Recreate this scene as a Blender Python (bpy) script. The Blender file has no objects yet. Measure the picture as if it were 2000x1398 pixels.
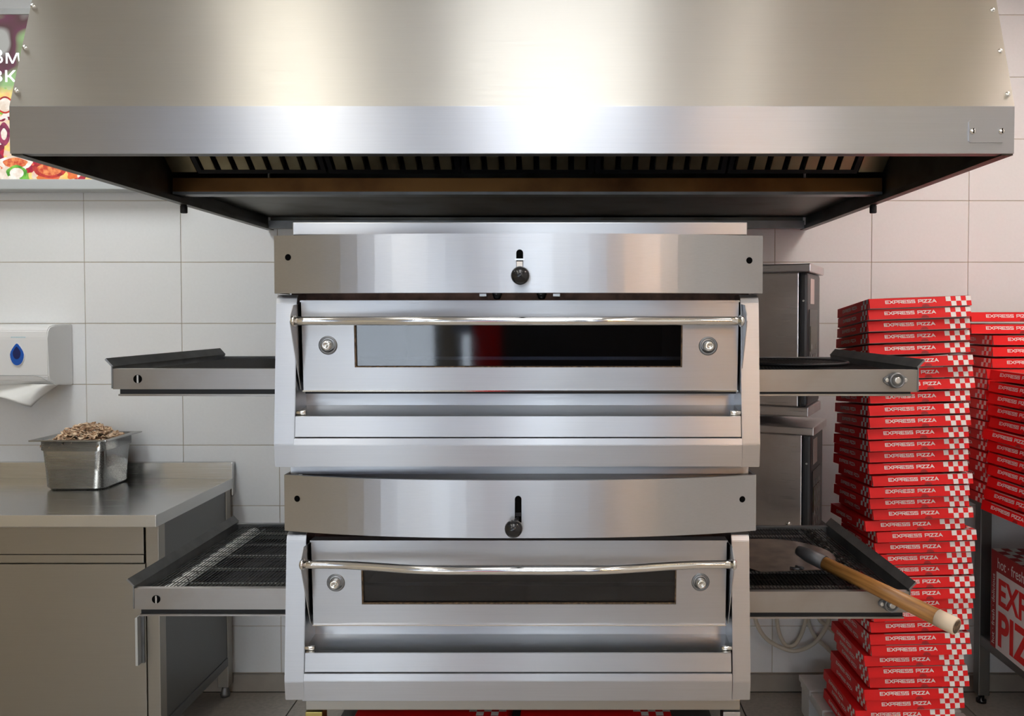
import bpy, bmesh, math, random
from mathutils import Vector, Matrix
random.seed(7)
C = bpy.context.scene.collection
PI = math.pi

# ------------------------------------------------------------------ camera, world, exposure
F = 1600.0; PITCH = math.radians(1.5); EYE = 1.557; CX, CY = 1105.0, 662.0
cam = bpy.data.cameras.new('camera'); camo = bpy.data.objects.new('camera', cam); C.objects.link(camo)
camo.location = (0, 0, EYE); camo.rotation_euler = (PI/2 - PITCH, 0, 0)
cam.sensor_fit = 'HORIZONTAL'; cam.sensor_width = 36.0; cam.lens = F/2000*36.0
cam.shift_x = -(CX-1000)/2000; cam.shift_y = (CY-699)/2000
cam.clip_start = 0.05
S = bpy.context.scene; S.camera = camo
S.view_settings.view_transform = 'Standard'; S.view_settings.look = 'None'
S.view_settings.gamma = 1; S.view_settings.use_curve_mapping = False
S.view_settings.exposure = 0.25
try:
    S.cycles.use_denoising = True
    S.cycles.max_bounces = 10; S.cycles.diffuse_bounces = 5; S.cycles.glossy_bounces = 6
    S.cycles.transmission_bounces = 8; S.cycles.transparent_max_bounces = 12
    S.cycles.sample_clamp_indirect = 6.0
    S.cycles.caustics_reflective = False; S.cycles.caustics_refractive = False
except Exception: pass
W = bpy.data.worlds.new('sky'); S.world = W; W.use_nodes = True
bgn = W.node_tree.nodes['Background']; bgn.inputs[0].default_value = (0.80, 0.90, 1.0, 1); bgn.inputs[1].default_value = 6.8
LAMP_COOL, LAMP_WARM = 4.6, 16.0

WALL_Y = 3.39; CEIL = 3.0; LEFT_X, RIGHT_X, FRONT_Y = -3.7, 2.35, -3.6

def at(px, py, Y):
    """world X, Z of a photograph pixel on the plane at depth Y"""
    dx = (px-CX)/F; dy = -(py-CY)/F
    d = Vector((dx, math.cos(PITCH)+dy*math.sin(PITCH), -math.sin(PITCH)+dy*math.cos(PITCH)))
    t = Y/d.y
    return d.x*t, EYE + d.z*t

# ------------------------------------------------------------------ materials
def new_mat(name):
    m = bpy.data.materials.new(name); m.use_nodes = True
    return m, m.node_tree, m.node_tree.nodes['Principled BSDF']
def plain(name, col, rough=0.5, metal=0.0, spec=0.5, bump=0.0, bscale=200, var=0.0):
    m, nt, b = new_mat(name)
    b.inputs['Base Color'].default_value = (*col, 1); b.inputs['Roughness'].default_value = rough
    b.inputs['Metallic'].default_value = metal; b.inputs['Specular IOR Level'].default_value = spec
    if bump or var:
        tc = nt.nodes.new('ShaderNodeTexCoord'); n = nt.nodes.new('ShaderNodeTexNoise')
        n.inputs['Scale'].default_value = bscale; n.inputs['Detail'].default_value = 3
        nt.links.new(tc.outputs['Object'], n.inputs['Vector'])
        if bump:
            bp = nt.nodes.new('ShaderNodeBump'); bp.inputs['Strength'].default_value = bump; bp.inputs['Distance'].default_value = 0.002
            nt.links.new(n.outputs['Fac'], bp.inputs['Height']); nt.links.new(bp.outputs['Normal'], b.inputs['Normal'])
        if var:
            r = nt.nodes.new('ShaderNodeValToRGB')
            r.color_ramp.elements[0].position = 0.3; r.color_ramp.elements[1].position = 0.7
            r.color_ramp.elements[0].color = (*[c*(1-var) for c in col], 1); r.color_ramp.elements[1].color = (*[min(1, c*(1+var)) for c in col], 1)
            nt.links.new(n.outputs['Fac'], r.inputs['Fac']); nt.links.new(r.outputs['Color'], b.inputs['Base Color'])
    return m
def steel(name, col=(0.62, 0.62, 0.61), rough=0.30, aniso=0.8, blur='z', grain=0.07, stain=None):
    """brushed stainless steel: grain along X, highlights drawn out across the grain"""
    m, nt, b = new_mat(name)
    b.inputs['Metallic'].default_value = 1.0; b.inputs['Base Color'].default_value = (*col, 1)
    b.inputs['Anisotropic'].default_value = aniso
    cv = nt.nodes.new('ShaderNodeCombineXYZ')
    v = {'z': (0.02, 0.25, 1.0), 'y': (0.02, 1.0, 0.05), 'x': (1.0, 0.03, 0.02)}[blur]
    for i in range(3): cv.inputs[i].default_value = v[i]
    nt.links.new(cv.outputs[0], b.inputs['Tangent'])
    tc = nt.nodes.new('ShaderNodeTexCoord'); mp = nt.nodes.new('ShaderNodeMapping')
    mp.inputs['Scale'].default_value = {'z': (6, 500, 700), 'y': (6, 500, 500), 'x': (500, 500, 6)}[blur]
    n = nt.nodes.new('ShaderNodeTexNoise'); n.inputs['Scale'].default_value = 1.0; n.inputs['Detail'].default_value = 2
    nt.links.new(tc.outputs['Object'], mp.inputs['Vector']); nt.links.new(mp.outputs['Vector'], n.inputs['Vector'])
    mr = nt.nodes.new('ShaderNodeMapRange'); mr.inputs['To Min'].default_value = rough-grain; mr.inputs['To Max'].default_value = rough+grain
    nt.links.new(n.outputs['Fac'], mr.inputs['Value']); nt.links.new(mr.outputs['Result'], b.inputs['Roughness'])
    n2 = nt.nodes.new('ShaderNodeTexNoise'); n2.inputs['Scale'].default_value = 3.0; n2.inputs['Detail'].default_value = 4
    nt.links.new(tc.outputs['Object'], n2.inputs['Vector'])
    bp = nt.nodes.new('ShaderNodeBump'); bp.inputs['Strength'].default_value = 0.05; bp.inputs['Distance'].default_value = 0.02
    nt.links.new(n2.outputs['Fac'], bp.inputs['Height']); nt.links.new(bp.outputs['Normal'], b.inputs['Normal'])
    mx = nt.nodes.new('ShaderNodeMix'); mx.data_type = 'RGBA'
    mx.inputs['A'].default_value = (*[c*0.93 for c in col], 1); mx.inputs['B'].default_value = (*[min(1, c*1.05) for c in col], 1)
    nt.links.new(n.outputs['Fac'], mx.inputs['Factor'])
    out = mx.outputs['Result']
    if stain:
        r = nt.nodes.new('ShaderNodeValToRGB'); r.color_ramp.elements[0].position = 0.45; r.color_ramp.elements[1].position = 0.75
        n3 = nt.nodes.new('ShaderNodeTexNoise'); n3.inputs['Scale'].default_value = 5.0; n3.inputs['Detail'].default_value = 6
        nt.links.new(tc.outputs['Object'], n3.inputs['Vector']); nt.links.new(n3.outputs['Fac'], r.inputs['Fac'])
        m2 = nt.nodes.new('ShaderNodeMix'); m2.data_type = 'RGBA'; m2.inputs['B'].default_value = (*stain, 1)
        nt.links.new(r.outputs['Color'], m2.inputs['Factor']); nt.links.new(out, m2.inputs['A']); out = m2.outputs['Result']
    nt.links.new(out, b.inputs['Base Color'])
    return m
def emit(name, col, strength):
    m, nt, b = new_mat(name)
    b.inputs['Base Color'].default_value = (0.8, 0.8, 0.8, 1)
    b.inputs['Emission Color'].default_value = (*col, 1); b.inputs['Emission Strength'].default_value = strength
    return m

M = {}
M['steel'] = steel('brushed_steel', (0.485, 0.49, 0.505), 0.33, 0.88)
M['hood'] = steel('hood_steel', (0.60, 0.575, 0.52), 0.45, 0.90)
M['hood_lip'] = steel('hood_lip_steel', (0.55, 0.56, 0.585), 0.36, 0.90)
M['steel_flat'] = steel('worktop_steel', (0.66, 0.66, 0.65), 0.24, 0.3, 'y')
M['pan'] = steel('pan_steel', (0.40, 0.40, 0.39), 0.26, 0.5)
M['steel_warm'] = steel('cabinet_steel', (0.40, 0.375, 0.33), 0.42, 0.7)
M['steel_dark'] = steel('dark_steel', (0.20, 0.20, 0.20), 0.45, 0.5)
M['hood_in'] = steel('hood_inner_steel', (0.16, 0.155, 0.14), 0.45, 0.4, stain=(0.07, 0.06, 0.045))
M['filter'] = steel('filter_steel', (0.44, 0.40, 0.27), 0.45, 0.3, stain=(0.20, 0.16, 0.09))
M['gutter'] = steel('greasy_gutter_steel', (0.20, 0.095, 0.032), 0.42, 0.5, stain=(0.08, 0.035, 0.015))
M['rail'] = steel('rail_steel', (0.37, 0.355, 0.34), 0.38, 0.7, stain=(0.30, 0.265, 0.23))
M['chrome'] = plain('chrome', (0.80, 0.79, 0.76), 0.10, 1.0)
M['satin'] = plain('satin_metal', (0.62, 0.62, 0.60), 0.30, 1.0)
M['black'] = plain('black_plastic', (0.012, 0.012, 0.013), 0.18)
M['hole'] = plain('painted_hole_black', (0.004, 0.004, 0.004), 0.9, spec=0.0)  # flat black standing in for the dark inside holes and slots
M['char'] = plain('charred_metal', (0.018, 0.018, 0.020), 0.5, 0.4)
M['wire'] = plain('wire_metal', (0.045, 0.043, 0.040), 0.35, 0.9)
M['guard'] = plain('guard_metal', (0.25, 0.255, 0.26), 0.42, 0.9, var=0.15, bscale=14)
M['chamber'] = plain('baked_brown_metal', (0.10, 0.055, 0.04), 0.55, 0.5, var=0.4, bscale=30)
M['grime'] = plain('baked_grease', (0.16, 0.10, 0.055), 0.6, var=0.8, bscale=120)
M['sprocket'] = plain('worn_white_plastic', (0.80, 0.79, 0.76), 0.5, var=0.2, bscale=60)
M['tile'] = plain('white_wall_tile', (0.865, 0.87, 0.865), 0.28, bump=0.06, bscale=90, var=0.012)
M['grout'] = plain('beige_grout', (0.60, 0.53, 0.43), 0.9)
M['floor'] = plain('floor_tile', (0.40, 0.36, 0.31), 0.42, bump=0.1, bscale=60, var=0.12)
M['floor_grout'] = plain('dark_grout', (0.035, 0.032, 0.03), 0.9)
M['skirt'] = plain('beige_skirting_tile', (0.36, 0.32, 0.27), 0.45, var=0.05, bscale=20)
M['paint'] = plain('white_paint', (0.78, 0.77, 0.74), 0.7)
M['warm_paint'] = plain('warm_paint', (0.66, 0.56, 0.40), 0.7)
M['dark_paint'] = plain('dark_frame_paint', (0.06, 0.06, 0.065), 0.5)
M['wplast'] = plain('white_plastic', (0.83, 0.83, 0.82), 0.30)
M['gplast'] = plain('grey_frame_plastic', (0.52, 0.54, 0.54), 0.4)
M['blue'] = plain('blue_plastic', (0.005, 0.10, 0.50), 0.15)
M['navy'] = plain('navy_plastic', (0.003, 0.015, 0.12), 0.15)
M['cyan'] = plain('pale_cyan_print', (0.45, 0.68, 0.74), 0.5)
M['paper'] = plain('paper_towel', (0.88, 0.88, 0.85), 0.9)
M['red'] = plain('red_card', (0.78, 0.008, 0.010), 0.45, spec=0.35)
M['dred'] = plain('dark_red_card', (0.36, 0.008, 0.010), 0.6)
M['white'] = plain('white_print', (0.84, 0.81, 0.78), 0.5)
M['kraft'] = plain('grey_board', (0.50, 0.44, 0.42), 0.85)
M['ivory'] = plain('ivory_cable', (0.66, 0.60, 0.49), 0.4)
M['pallet'] = plain('white_pallet_plastic', (0.70, 0.68, 0.66), 0.55, var=0.06, bscale=12)
M['graphite'] = plain('graphite_plastic', (0.045, 0.046, 0.05), 0.35)
M['keypad'] = plain('black_keypad', (0.010, 0.008, 0.008), 0.25)
M['keys'] = plain('grey_key_print', (0.30, 0.28, 0.28), 0.4)
M['lcd'] = plain('olive_display', (0.045, 0.040, 0.008), 0.25)
M['sticker'] = plain('pale_sticker', (0.68, 0.58, 0.56), 0.6)
M['brass'] = plain('yellowed_steel', (0.55, 0.45, 0.16), 0.35, 1.0)
M['blade'] = plain('peel_metal', (0.60, 0.50, 0.43), 0.25, 1.0, var=0.25, bscale=22)
M['ferrule'] = plain('dull_grey_socket', (0.10, 0.10, 0.105), 0.5, 0.7)
M['pale_wood'] = plain('bare_wood', (0.74, 0.60, 0.44), 0.6)
def wood():
    m, nt, b = new_mat('varnished_wood'); b.inputs['Roughness'].default_value = 0.38
    tc = nt.nodes.new('ShaderNodeTexCoord'); mp = nt.nodes.new('ShaderNodeMapping'); mp.inputs['Scale'].default_value = (70, 70, 5)
    n = nt.nodes.new('ShaderNodeTexNoise'); n.inputs['Scale'].default_value = 1.5; n.inputs['Detail'].default_value = 5
    r = nt.nodes.new('ShaderNodeValToRGB'); r.color_ramp.elements[0].position = 0.35; r.color_ramp.elements[1].position = 0.65
    r.color_ramp.elements[0].color = (0.20, 0.085, 0.02, 1); r.color_ramp.elements[1].color = (0.42, 0.20, 0.055, 1)
    nt.links.new(tc.outputs['Object'], mp.inputs['Vector']); nt.links.new(mp.outputs['Vector'], n.inputs['Vector'])
    nt.links.new(n.outputs['Fac'], r.inputs['Fac']); nt.links.new(r.outputs['Color'], b.inputs['Base Color']); return m
M['wood'] = wood()
def glass(name, col, ior, rough):
    m, nt, b = new_mat(name)
    b.inputs['Base Color'].default_value = (*col, 1); b.inputs['Roughness'].default_value = rough
    b.inputs['Transmission Weight'].default_value = 1.0; b.inputs['IOR'].default_value = ior; return m
M['oven_glass'] = glass('smoked_oven_glass', (0.16, 0.17, 0.21), 1.52, 0.05)
def blind_mat():
    m = bpy.data.materials.new('added_blind_fabric'); m.use_nodes = True; nt = m.node_tree; nt.nodes.clear()
    o = nt.nodes.new('ShaderNodeOutputMaterial'); mx = nt.nodes.new('ShaderNodeMixShader'); d = nt.nodes.new('ShaderNodeBsdfDiffuse'); t = nt.nodes.new('ShaderNodeBsdfTranslucent')
    d.inputs[0].default_value = (.72,.74,.80,1); t.inputs[0].default_value = (.40,.44,.54,1); mx.inputs[0].default_value = .5
    nt.links.new(d.outputs[0], mx.inputs[1]); nt.links.new(t.outputs[0], mx.inputs[2]); nt.links.new(mx.outputs[0], o.inputs[0]); return m
M['blind'] = blind_mat()
def thin_glass():
    m = bpy.data.materials.new('shop_glass'); m.use_nodes = True; nt = m.node_tree; nt.nodes.clear()
    o = nt.nodes.new('ShaderNodeOutputMaterial'); mx = nt.nodes.new('ShaderNodeMixShader'); t = nt.nodes.new('ShaderNodeBsdfTransparent')
    g = nt.nodes.new('ShaderNodeBsdfGlossy'); g.inputs['Roughness'].default_value = 0.02; mx.inputs[0].default_value = 0.06
    nt.links.new(t.outputs[0], mx.inputs[1]); nt.links.new(g.outputs[0], mx.inputs[2]); nt.links.new(mx.outputs[0], o.inputs[0]); return m
M['shop_glass'] = thin_glass()
M['lamp_cool'] = emit('cool_lamp', (1.0, 0.97, 0.93), LAMP_COOL)
M['fill_peach'] = emit('peach_fill_light', (1.0, 0.87, 0.81), 12.5)  # peach glow of an added fill light
M['lamp_mid'] = emit('middle_lamp', (0.97, 0.98, 1.0), 4.4)
M['lamp_left'] = emit('left_lamp', (1.0, 0.96, 0.88), 6.0)
M['fill_wall'] = emit('wall_fill_light', (0.95, 0.985, 1.0), 12.5)  # glow of the fill lights added for the tiled wall
M['lamp_warm'] = emit('warm_lamp', (1.0, 0.80, 0.48), LAMP_WARM)
M['lamp_amber'] = emit('amber_lamp', (1.0, 0.45, 0.14), 80.0)
M['screen_text'] = emit('screen_white', (0.95, 0.97, 1.0), 0.9)
def screen_mat():
    m, nt, b = new_mat('menu_picture')
    b.inputs['Base Color'].default_value = (0.02, 0.02, 0.02, 1); b.inputs['Roughness'].default_value = 0.2
    tc = nt.nodes.new('ShaderNodeTexCoord'); L = nt.links.new
    vo = nt.nodes.new('ShaderNodeTexVoronoi'); vo.inputs['Scale'].default_value = 19
    nd = nt.nodes.new('ShaderNodeTexNoise'); nd.inputs['Scale'].default_value = 14; nd.inputs['Detail'].default_value = 2; L(tc.outputs['Object'], nd.inputs['Vector'])
    ad = nt.nodes.new('ShaderNodeMix'); ad.data_type = 'RGBA'; ad.blend_type = 'LINEAR_LIGHT'; ad.inputs['Factor'].default_value = 0.09; L(tc.outputs['Object'], ad.inputs['A']); L(nd.outputs['Color'], ad.inputs['B']); L(ad.outputs['Result'], vo.inputs['Vector'])
    sp = nt.nodes.new('ShaderNodeSeparateColor'); L(vo.outputs['Color'], sp.inputs[0])
    r = nt.nodes.new('ShaderNodeValToRGB'); r.color_ramp.interpolation = 'CONSTANT'
    cols = [(0, (0.80, 0.60, 0.45)), (0.2, (0.42, 0.02, 0.05)), (0.38, (0.85, 0.80, 0.72)), (0.52, (0.75, 0.16, 0.06)), (0.66, (0.88, 0.62, 0.22)), (0.8, (0.22, 0.02, 0.05)), (0.9, (0.20, 0.50, 0.07))]
    e = r.color_ramp.elements; e[0].position, e[0].color = 0, (*cols[0][1], 1); e[1].position, e[1].color = cols[1][0], (*cols[1][1], 1)
    for p, c in cols[2:]:
        k = e.new(p); k.color = (*c, 1)
    L(sp.outputs[0], r.inputs['Fac'])
    n = nt.nodes.new('ShaderNodeTexNoise'); n.inputs['Scale'].default_value = 45; n.inputs['Detail'].default_value = 4; L(tc.outputs['Object'], n.inputs['Vector'])
    mm = nt.nodes.new('ShaderNodeMix'); mm.data_type = 'RGBA'; mm.blend_type = 'OVERLAY'; mm.inputs['Factor'].default_value = 0.8
    L(r.outputs['Color'], mm.inputs['A']); L(n.outputs['Color'], mm.inputs['B'])
    # blurred background of the upper half: plum with green
    n2 = nt.nodes.new('ShaderNodeTexNoise'); n2.inputs['Scale'].default_value = 7; n2.inputs['Detail'].default_value = 0.5; L(tc.outputs['Object'], n2.inputs['Vector'])
    r2 = nt.nodes.new('ShaderNodeValToRGB'); e2 = r2.color_ramp.elements
    e2[0].position, e2[0].color = 0.36, (0.30, 0.50, 0.22, 1); e2[1].position, e2[1].color = 0.62, (0.36, 0.36, 0.34, 1)
    k = e2.new(0.46); k.color = (0.13, 0.045, 0.075, 1); k = e2.new(0.54); k.color = (0.09, 0.045, 0.05, 1)
    L(n2.outputs['Fac'], r2.inputs['Fac'])
    sz = nt.nodes.new('ShaderNodeSeparateXYZ'); L(tc.outputs['Object'], sz.inputs[0])
    mr = nt.nodes.new('ShaderNodeMapRange'); mr.inputs['From Min'].default_value = 0.005; mr.inputs['From Max'].default_value = 0.04
    L(sz.outputs['Z'], mr.inputs['Value'])
    m3 = nt.nodes.new('ShaderNodeMix'); m3.data_type = 'RGBA'; L(mr.outputs['Result'], m3.inputs['Factor']); L(mm.outputs['Result'], m3.inputs['A']); L(r2.outputs['Color'], m3.inputs['B'])
    L(m3.outputs['Result'], b.inputs['Emission Color']); b.inputs['Emission Strength'].default_value = 0.95
    return m
M['screen'] = screen_mat()

# ------------------------------------------------------------------ mesh helpers
class MB:
    def __init__(s): s.bm = bmesh.new(); s.slot = 0; s.smooth = False
    def _f(s, vs):
        try: f = s.bm.faces.new(vs)
        except ValueError: return None
        f.material_index = s.slot; f.smooth = s.smooth; return f
    def box(s, x0, x1, y0, y1, z0, z1, bev=0.0):
        if x0 > x1: x0, x1 = x1, x0
        if z0 > z1: z0, z1 = z1, z0
        if y0 > y1: y0, y1 = y1, y0
        v = [s.bm.verts.new(p) for p in [(x0,y0,z0),(x1,y0,z0),(x1,y1,z0),(x0,y1,z0),(x0,y0,z1),(x1,y0,z1),(x1,y1,z1),(x0,y1,z1)]]
        fs = [s._f([v[i] for i in q]) for q in [(3,2,1,0),(4,5,6,7),(0,1,5,4),(1,2,6,5),(2,3,7,6),(3,0,4,7)]]
        if bev > 0:
            es = list({e for f in fs for e in f.edges})
            r = bmesh.ops.bevel(s.bm, geom=es, offset=bev, segments=2, affect='EDGES', profile=0.6)
            for f in r['faces']: f.material_index = s.slot
        return s
    def hexa(s, p):
        """8 corners: bottom ring 4, top ring 4"""
        v = [s.bm.verts.new(q) for q in p]
        for q in [(3,2,1,0),(4,5,6,7),(0,1,5,4),(1,2,6,5),(2,3,7,6),(3,0,4,7)]: s._f([v[i] for i in q])
        return s
    def prism(s, prof, axis, a0, a1, bev=0.0):
        """closed 2-D profile extruded along an axis; 'x': (y,z), 'y': (x,z), 'z': (x,y)"""
        mk = {'x': lambda a,p: (a,p[0],p[1]), 'y': lambda a,p: (p[0],a,p[1]), 'z': lambda a,p: (p[0],p[1],a)}[axis]
        A = [s.bm.verts.new(mk(a0,p)) for p in prof]; B = [s.bm.verts.new(mk(a1,p)) for p in prof]
        n = len(prof); fs = []
        fs.append(s._f(A)); fs.append(s._f(B[::-1]))
        for i in range(n): fs.append(s._f([A[i], B[i], B[(i+1)%n], A[(i+1)%n]]))
        if bev > 0:
            es = list({e for f in fs if f for e in f.edges})
            r = bmesh.ops.bevel(s.bm, geom=es, offset=bev, segments=2, affect='EDGES')
            for f in r['faces']: f.material_index = s.slot
        return s
    def sheet(s, rows, thick=0.0, closed=False):
        """grid of points; optionally thickened by an offset vector"""
        g = [[s.bm.verts.new(p) for p in r] for r in rows]
        for i in range(len(g)-1):
            for j in range(len(g[0])-1): s._f([g[i][j], g[i][j+1], g[i+1][j+1], g[i+1][j]])
        return g
    def tube(s, pts, r, seg=10, cap=True, radii=None):
        pts = [Vector(p) for p in pts]; rings = []; up = None
        for i, p in enumerate(pts):
            t = (pts[min(i+1, len(pts)-1)] - pts[max(i-1, 0)]).normalized()
            if up is None:
                up = Vector((0,0,1)) if abs(t.z) < 0.9 else Vector((1,0,0))
            a = t.cross(up).normalized(); b = a.cross(t).normalized(); up = b
            rr = radii[i] if radii else r
            rings.append([s.bm.verts.new(p + (a*math.cos(2*PI*k/seg) + b*math.sin(2*PI*k/seg))*rr) for k in range(seg)])
        old = s.smooth; s.smooth = True
        for i in range(len(rings)-1):
            for k in range(seg): s._f([rings[i][k], rings[i][(k+1)%seg], rings[i+1][(k+1)%seg], rings[i+1][k]])
        s.smooth = False
        if cap: s._f(rings[0][::-1]); s._f(rings[-1])
        s.smooth = old; return s
    def lathe(s, c, axis, prof, seg=20):
        """profile of (radius, distance along axis)"""
        c = Vector(c); ax = Vector(axis).normalized(); u = Vector((0,0,1)) if abs(ax.z) < 0.9 else Vector((1,0,0))
        a = ax.cross(u).normalized(); b = ax.cross(a).normalized(); rings = []
        for r, d in prof:
            rings.append([s.bm.verts.new(c + ax*d + (a*math.cos(2*PI*k/seg)+b*math.sin(2*PI*k/seg))*max(r,1e-5)) for k in range(seg)])
        old = s.smooth; s.smooth = True
        for i in range(len(rings)-1):
            for k in range(seg): s._f([rings[i][k], rings[i+1][k], rings[i+1][(k+1)%seg], rings[i][(k+1)%seg]])
        s.smooth = False; s._f(rings[0]); s._f(rings[-1][::-1]); s.smooth = old; return s
    def sphere(s, c, r, seg=20, n=12, sx=1, sy=1, sz=1):
        mtx = Matrix.Translation(c) @ Matrix.Diagonal((sx, sy, sz, 1))
        res = bmesh.ops.create_uvsphere(s.bm, u_segments=seg, v_segments=n, radius=r, matrix=mtx)
        for v in res['verts']:
            for f in v.link_faces: f.material_index = s.slot; f.smooth = True
        return s
    def mesh(s, name, mats, off=(0,0,0)):
        bmesh.ops.recalc_face_normals(s.bm, faces=s.bm.faces[:])
        if any(off): bmesh.ops.translate(s.bm, verts=s.bm.verts[:], vec=-Vector(off))
        me = bpy.data.meshes.new(name); s.bm.to_mesh(me); s.bm.free()
        for m in (mats if isinstance(mats, (list, tuple)) else [mats]): me.materials.append(m)
        return me
    def build(s, name, mats, parent=None, off=None):
        if off is None: off = OFF.get(parent.name, (0,0,0)) if parent else (0,0,0)
        o = bpy.data.objects.new(name, s.mesh(name, mats, off)); C.objects.link(o)
        if parent: o.parent = parent; OFF[o.name] = off
        return o
OFF = {}
def tag(o, label=None, cat=None, group=None, kind=None):
    if label: o['label'] = label
    if cat: o['category'] = cat
    if group: o['group'] = group
    if kind: o['kind'] = kind
    return o
def thing(name, label, cat, loc, rot=(0,0,0), group=None, local=False):
    o = bpy.data.objects.new(name, None); C.objects.link(o); o.location = loc; o.rotation_euler = rot
    o.empty_display_size = 0.05
    OFF[o.name] = (0,0,0) if local else tuple(loc)
    return tag(o, label, cat, group)
def link_mesh(name, me, parent=None, loc=(0,0,0), rot=(0,0,0)):
    o = bpy.data.objects.new(name, me); C.objects.link(o); o.location = loc; o.rotation_euler = rot
    if parent: o.parent = parent; OFF[o.name] = (0,0,0)
    return o
def copy_tree(o, parent=None):
    c = o.copy(); C.objects.link(c); c.parent = parent
    for ch in list(o.children): copy_tree(ch, c)
    return c

# wide block capitals drawn with strokes
GL = {'E': (1.0, [[(1,1),(0,1),(0,0),(1,0)], [(0,.5),(.85,.5)]]), 'X': (1.1, [[(0,0),(1,1)],[(0,1),(1,0)]]),
      'P': (1.0, [[(0,0),(0,1),(1,1),(1,.42),(0,.42)]]), 'R': (1.0, [[(0,0),(0,1),(1,1),(1,.42),(0,.42)],[(.5,.42),(1,0)]]),
      'S': (1.0, [[(1,1),(0,1),(0,.52),(1,.52),(1,0),(0,0)]]), 'I': (0.0, [[(0,0),(0,1)]]),
      'Z': (1.0, [[(0,1),(1,1),(0,0),(1,0)]]), 'A': (1.1, [[(0,0),(.5,1),(1,0)],[(.2,.3),(.8,.3)]]), ' ': (0.45, [])}
def word_quads(text, width, height, th, gap=0.36):
    """quads (2-D) of a word fitted in width x height; the stroke thickness is th"""
    adv = [GL[c][0] for c in text]; tot = sum(adv) + gap*(len(text)-1); k = width/tot
    q = []; x = 0
    for c, a in zip(text, adv):
        for st in GL[c][1]:
            for (x0,y0),(x1,y1) in zip(st, st[1:]):
                p = Vector((x+x0*a*k, y0*(height-th)+th/2)); r = Vector((x+x1*a*k, y1*(height-th)+th/2))
                d = (r-p).normalized()*th/2; n = Vector((-d.y, d.x))
                q.append([p-d-n, r+d-n, r+d+n, p-d+n])
        x += (a+gap)*k
    return q
def text_mesh(txt, w, h, name, bold=0.0):
    """flat mesh of words in the built-in font, fitted into w x h, lower left corner at 0,0 in XY"""
    cu = bpy.data.curves.new(name, 'FONT'); cu.body = txt; cu.offset = bold; o = bpy.data.objects.new(name, cu); C.objects.link(o)
    bpy.context.view_layer.update()
    me = bpy.data.meshes.new_from_object(o.evaluated_get(bpy.context.evaluated_depsgraph_get()))
    bpy.data.objects.remove(o); bpy.data.curves.remove(cu)
    xs = [v.co.x for v in me.vertices]; ys = [v.co.y for v in me.vertices]
    ax, ay = min(xs), min(ys); kx = w/(max(xs)-ax); ky = h/(max(ys)-ay)
    for v in me.vertices: v.co = ((v.co.x-ax)*kx, (v.co.y-ay)*ky, 0)
    me.materials.clear(); return me

# ------------------------------------------------------------------ room
fl = MB().box(LEFT_X-.1, RIGHT_X+.1, FRONT_Y-.1, WALL_Y+.1, -.06, -.006).build('floor', M['floor_grout']); tag(fl, kind='structure')
ft = 0.45; fm = MB().box(.0015, ft-.0035, .0015, ft-.0035, -.012, 0, .001).mesh('floor_tile', M['floor'])
fx0 = at(581, 1370, 3.30)[0] - 12*ft
for i in range(22):
    for j in range(16):
        x, y = fx0 + i*ft - 0.0, WALL_Y - .02 - (j+1)*ft
        if x < LEFT_X - ft or x > RIGHT_X or y < FRONT_Y-ft: continue
        link_mesh('tile', fm, fl, (x, y, 0))
cl = MB().box(LEFT_X-.1, RIGHT_X+.1, FRONT_Y-.1, WALL_Y+.1, CEIL, CEIL+.08).build('ceiling', M['paint']); tag(cl, kind='structure')
wb = MB().box(LEFT_X-.1, RIGHT_X+.1, WALL_Y+.004, WALL_Y+.12, -.06, CEIL).build('wall_back', M['grout']); tag(wb, kind='structure')
TW, TH = 188.3/F*WALL_Y, 119.3/F*WALL_Y
def tile_mesh(w, h): return MB().box(.0015, w-.0015, 0, .012, .0015, h-.0015, .0012).mesh('wall_tile', M['tile'])
tm = tile_mesh(TW, TH)
zrow = at(0, 512, WALL_Y)[1]                       # a joint line
z0 = zrow - math.floor((zrow-.075)/TH)*TH
xl = at(353.5, 512, WALL_Y)[0]; xr = at(1702, 512, WALL_Y)[0]
xmid_l = xl + 4*TW; nr = 0
while xr - (nr+1)*TW > xmid_l: nr += 1
cutw = (xr - nr*TW) - xmid_l; cm = tile_mesh(cutw, TH)
cols = [(xl + k*TW, tm) for k in range(-8, 4)] + [(xmid_l, cm)] + [(xr + k*TW, tm) for k in range(-nr, 3)]
bh = z0 - .072; cutrow = {id(tm): tile_mesh(TW, bh), id(cm): tile_mesh(cutw, bh)} if bh > .02 else None
for x, me in cols:
    if x > RIGHT_X or x < LEFT_X-TW: continue
    r = 0
    while z0 + r*TH < CEIL-.02:
        link_mesh('tile', me, wb, (x, WALL_Y, z0 + r*TH)); r += 1
    if cutrow: link_mesh('tile', cutrow[id(me)], wb, (x, WALL_Y, .072))
sk = bpy.data.objects.new('baseboard_back', None); C.objects.link(sk); tag(sk, kind='structure')
skm = MB().box(.001, ft-.001, -.012, .02, 0, .070, .001).mesh('skirting_tile', M['skirt'])
for i in range(22):
    if LEFT_X-.4 < fx0+i*ft < RIGHT_X: link_mesh('tile', skm, sk, (fx0+i*ft, WALL_Y-.006, 0))
w = MB().box(LEFT_X-.1, LEFT_X, FRONT_Y-.1, WALL_Y+.1, -.06, CEIL).build('wall_left', M['warm_paint']); tag(w, kind='structure')
w = MB().box(RIGHT_X, RIGHT_X+.1, FRONT_Y-.1, WALL_Y+.1, -.06, CEIL).build('wall_right', M['paint']); tag(w, kind='structure')
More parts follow.
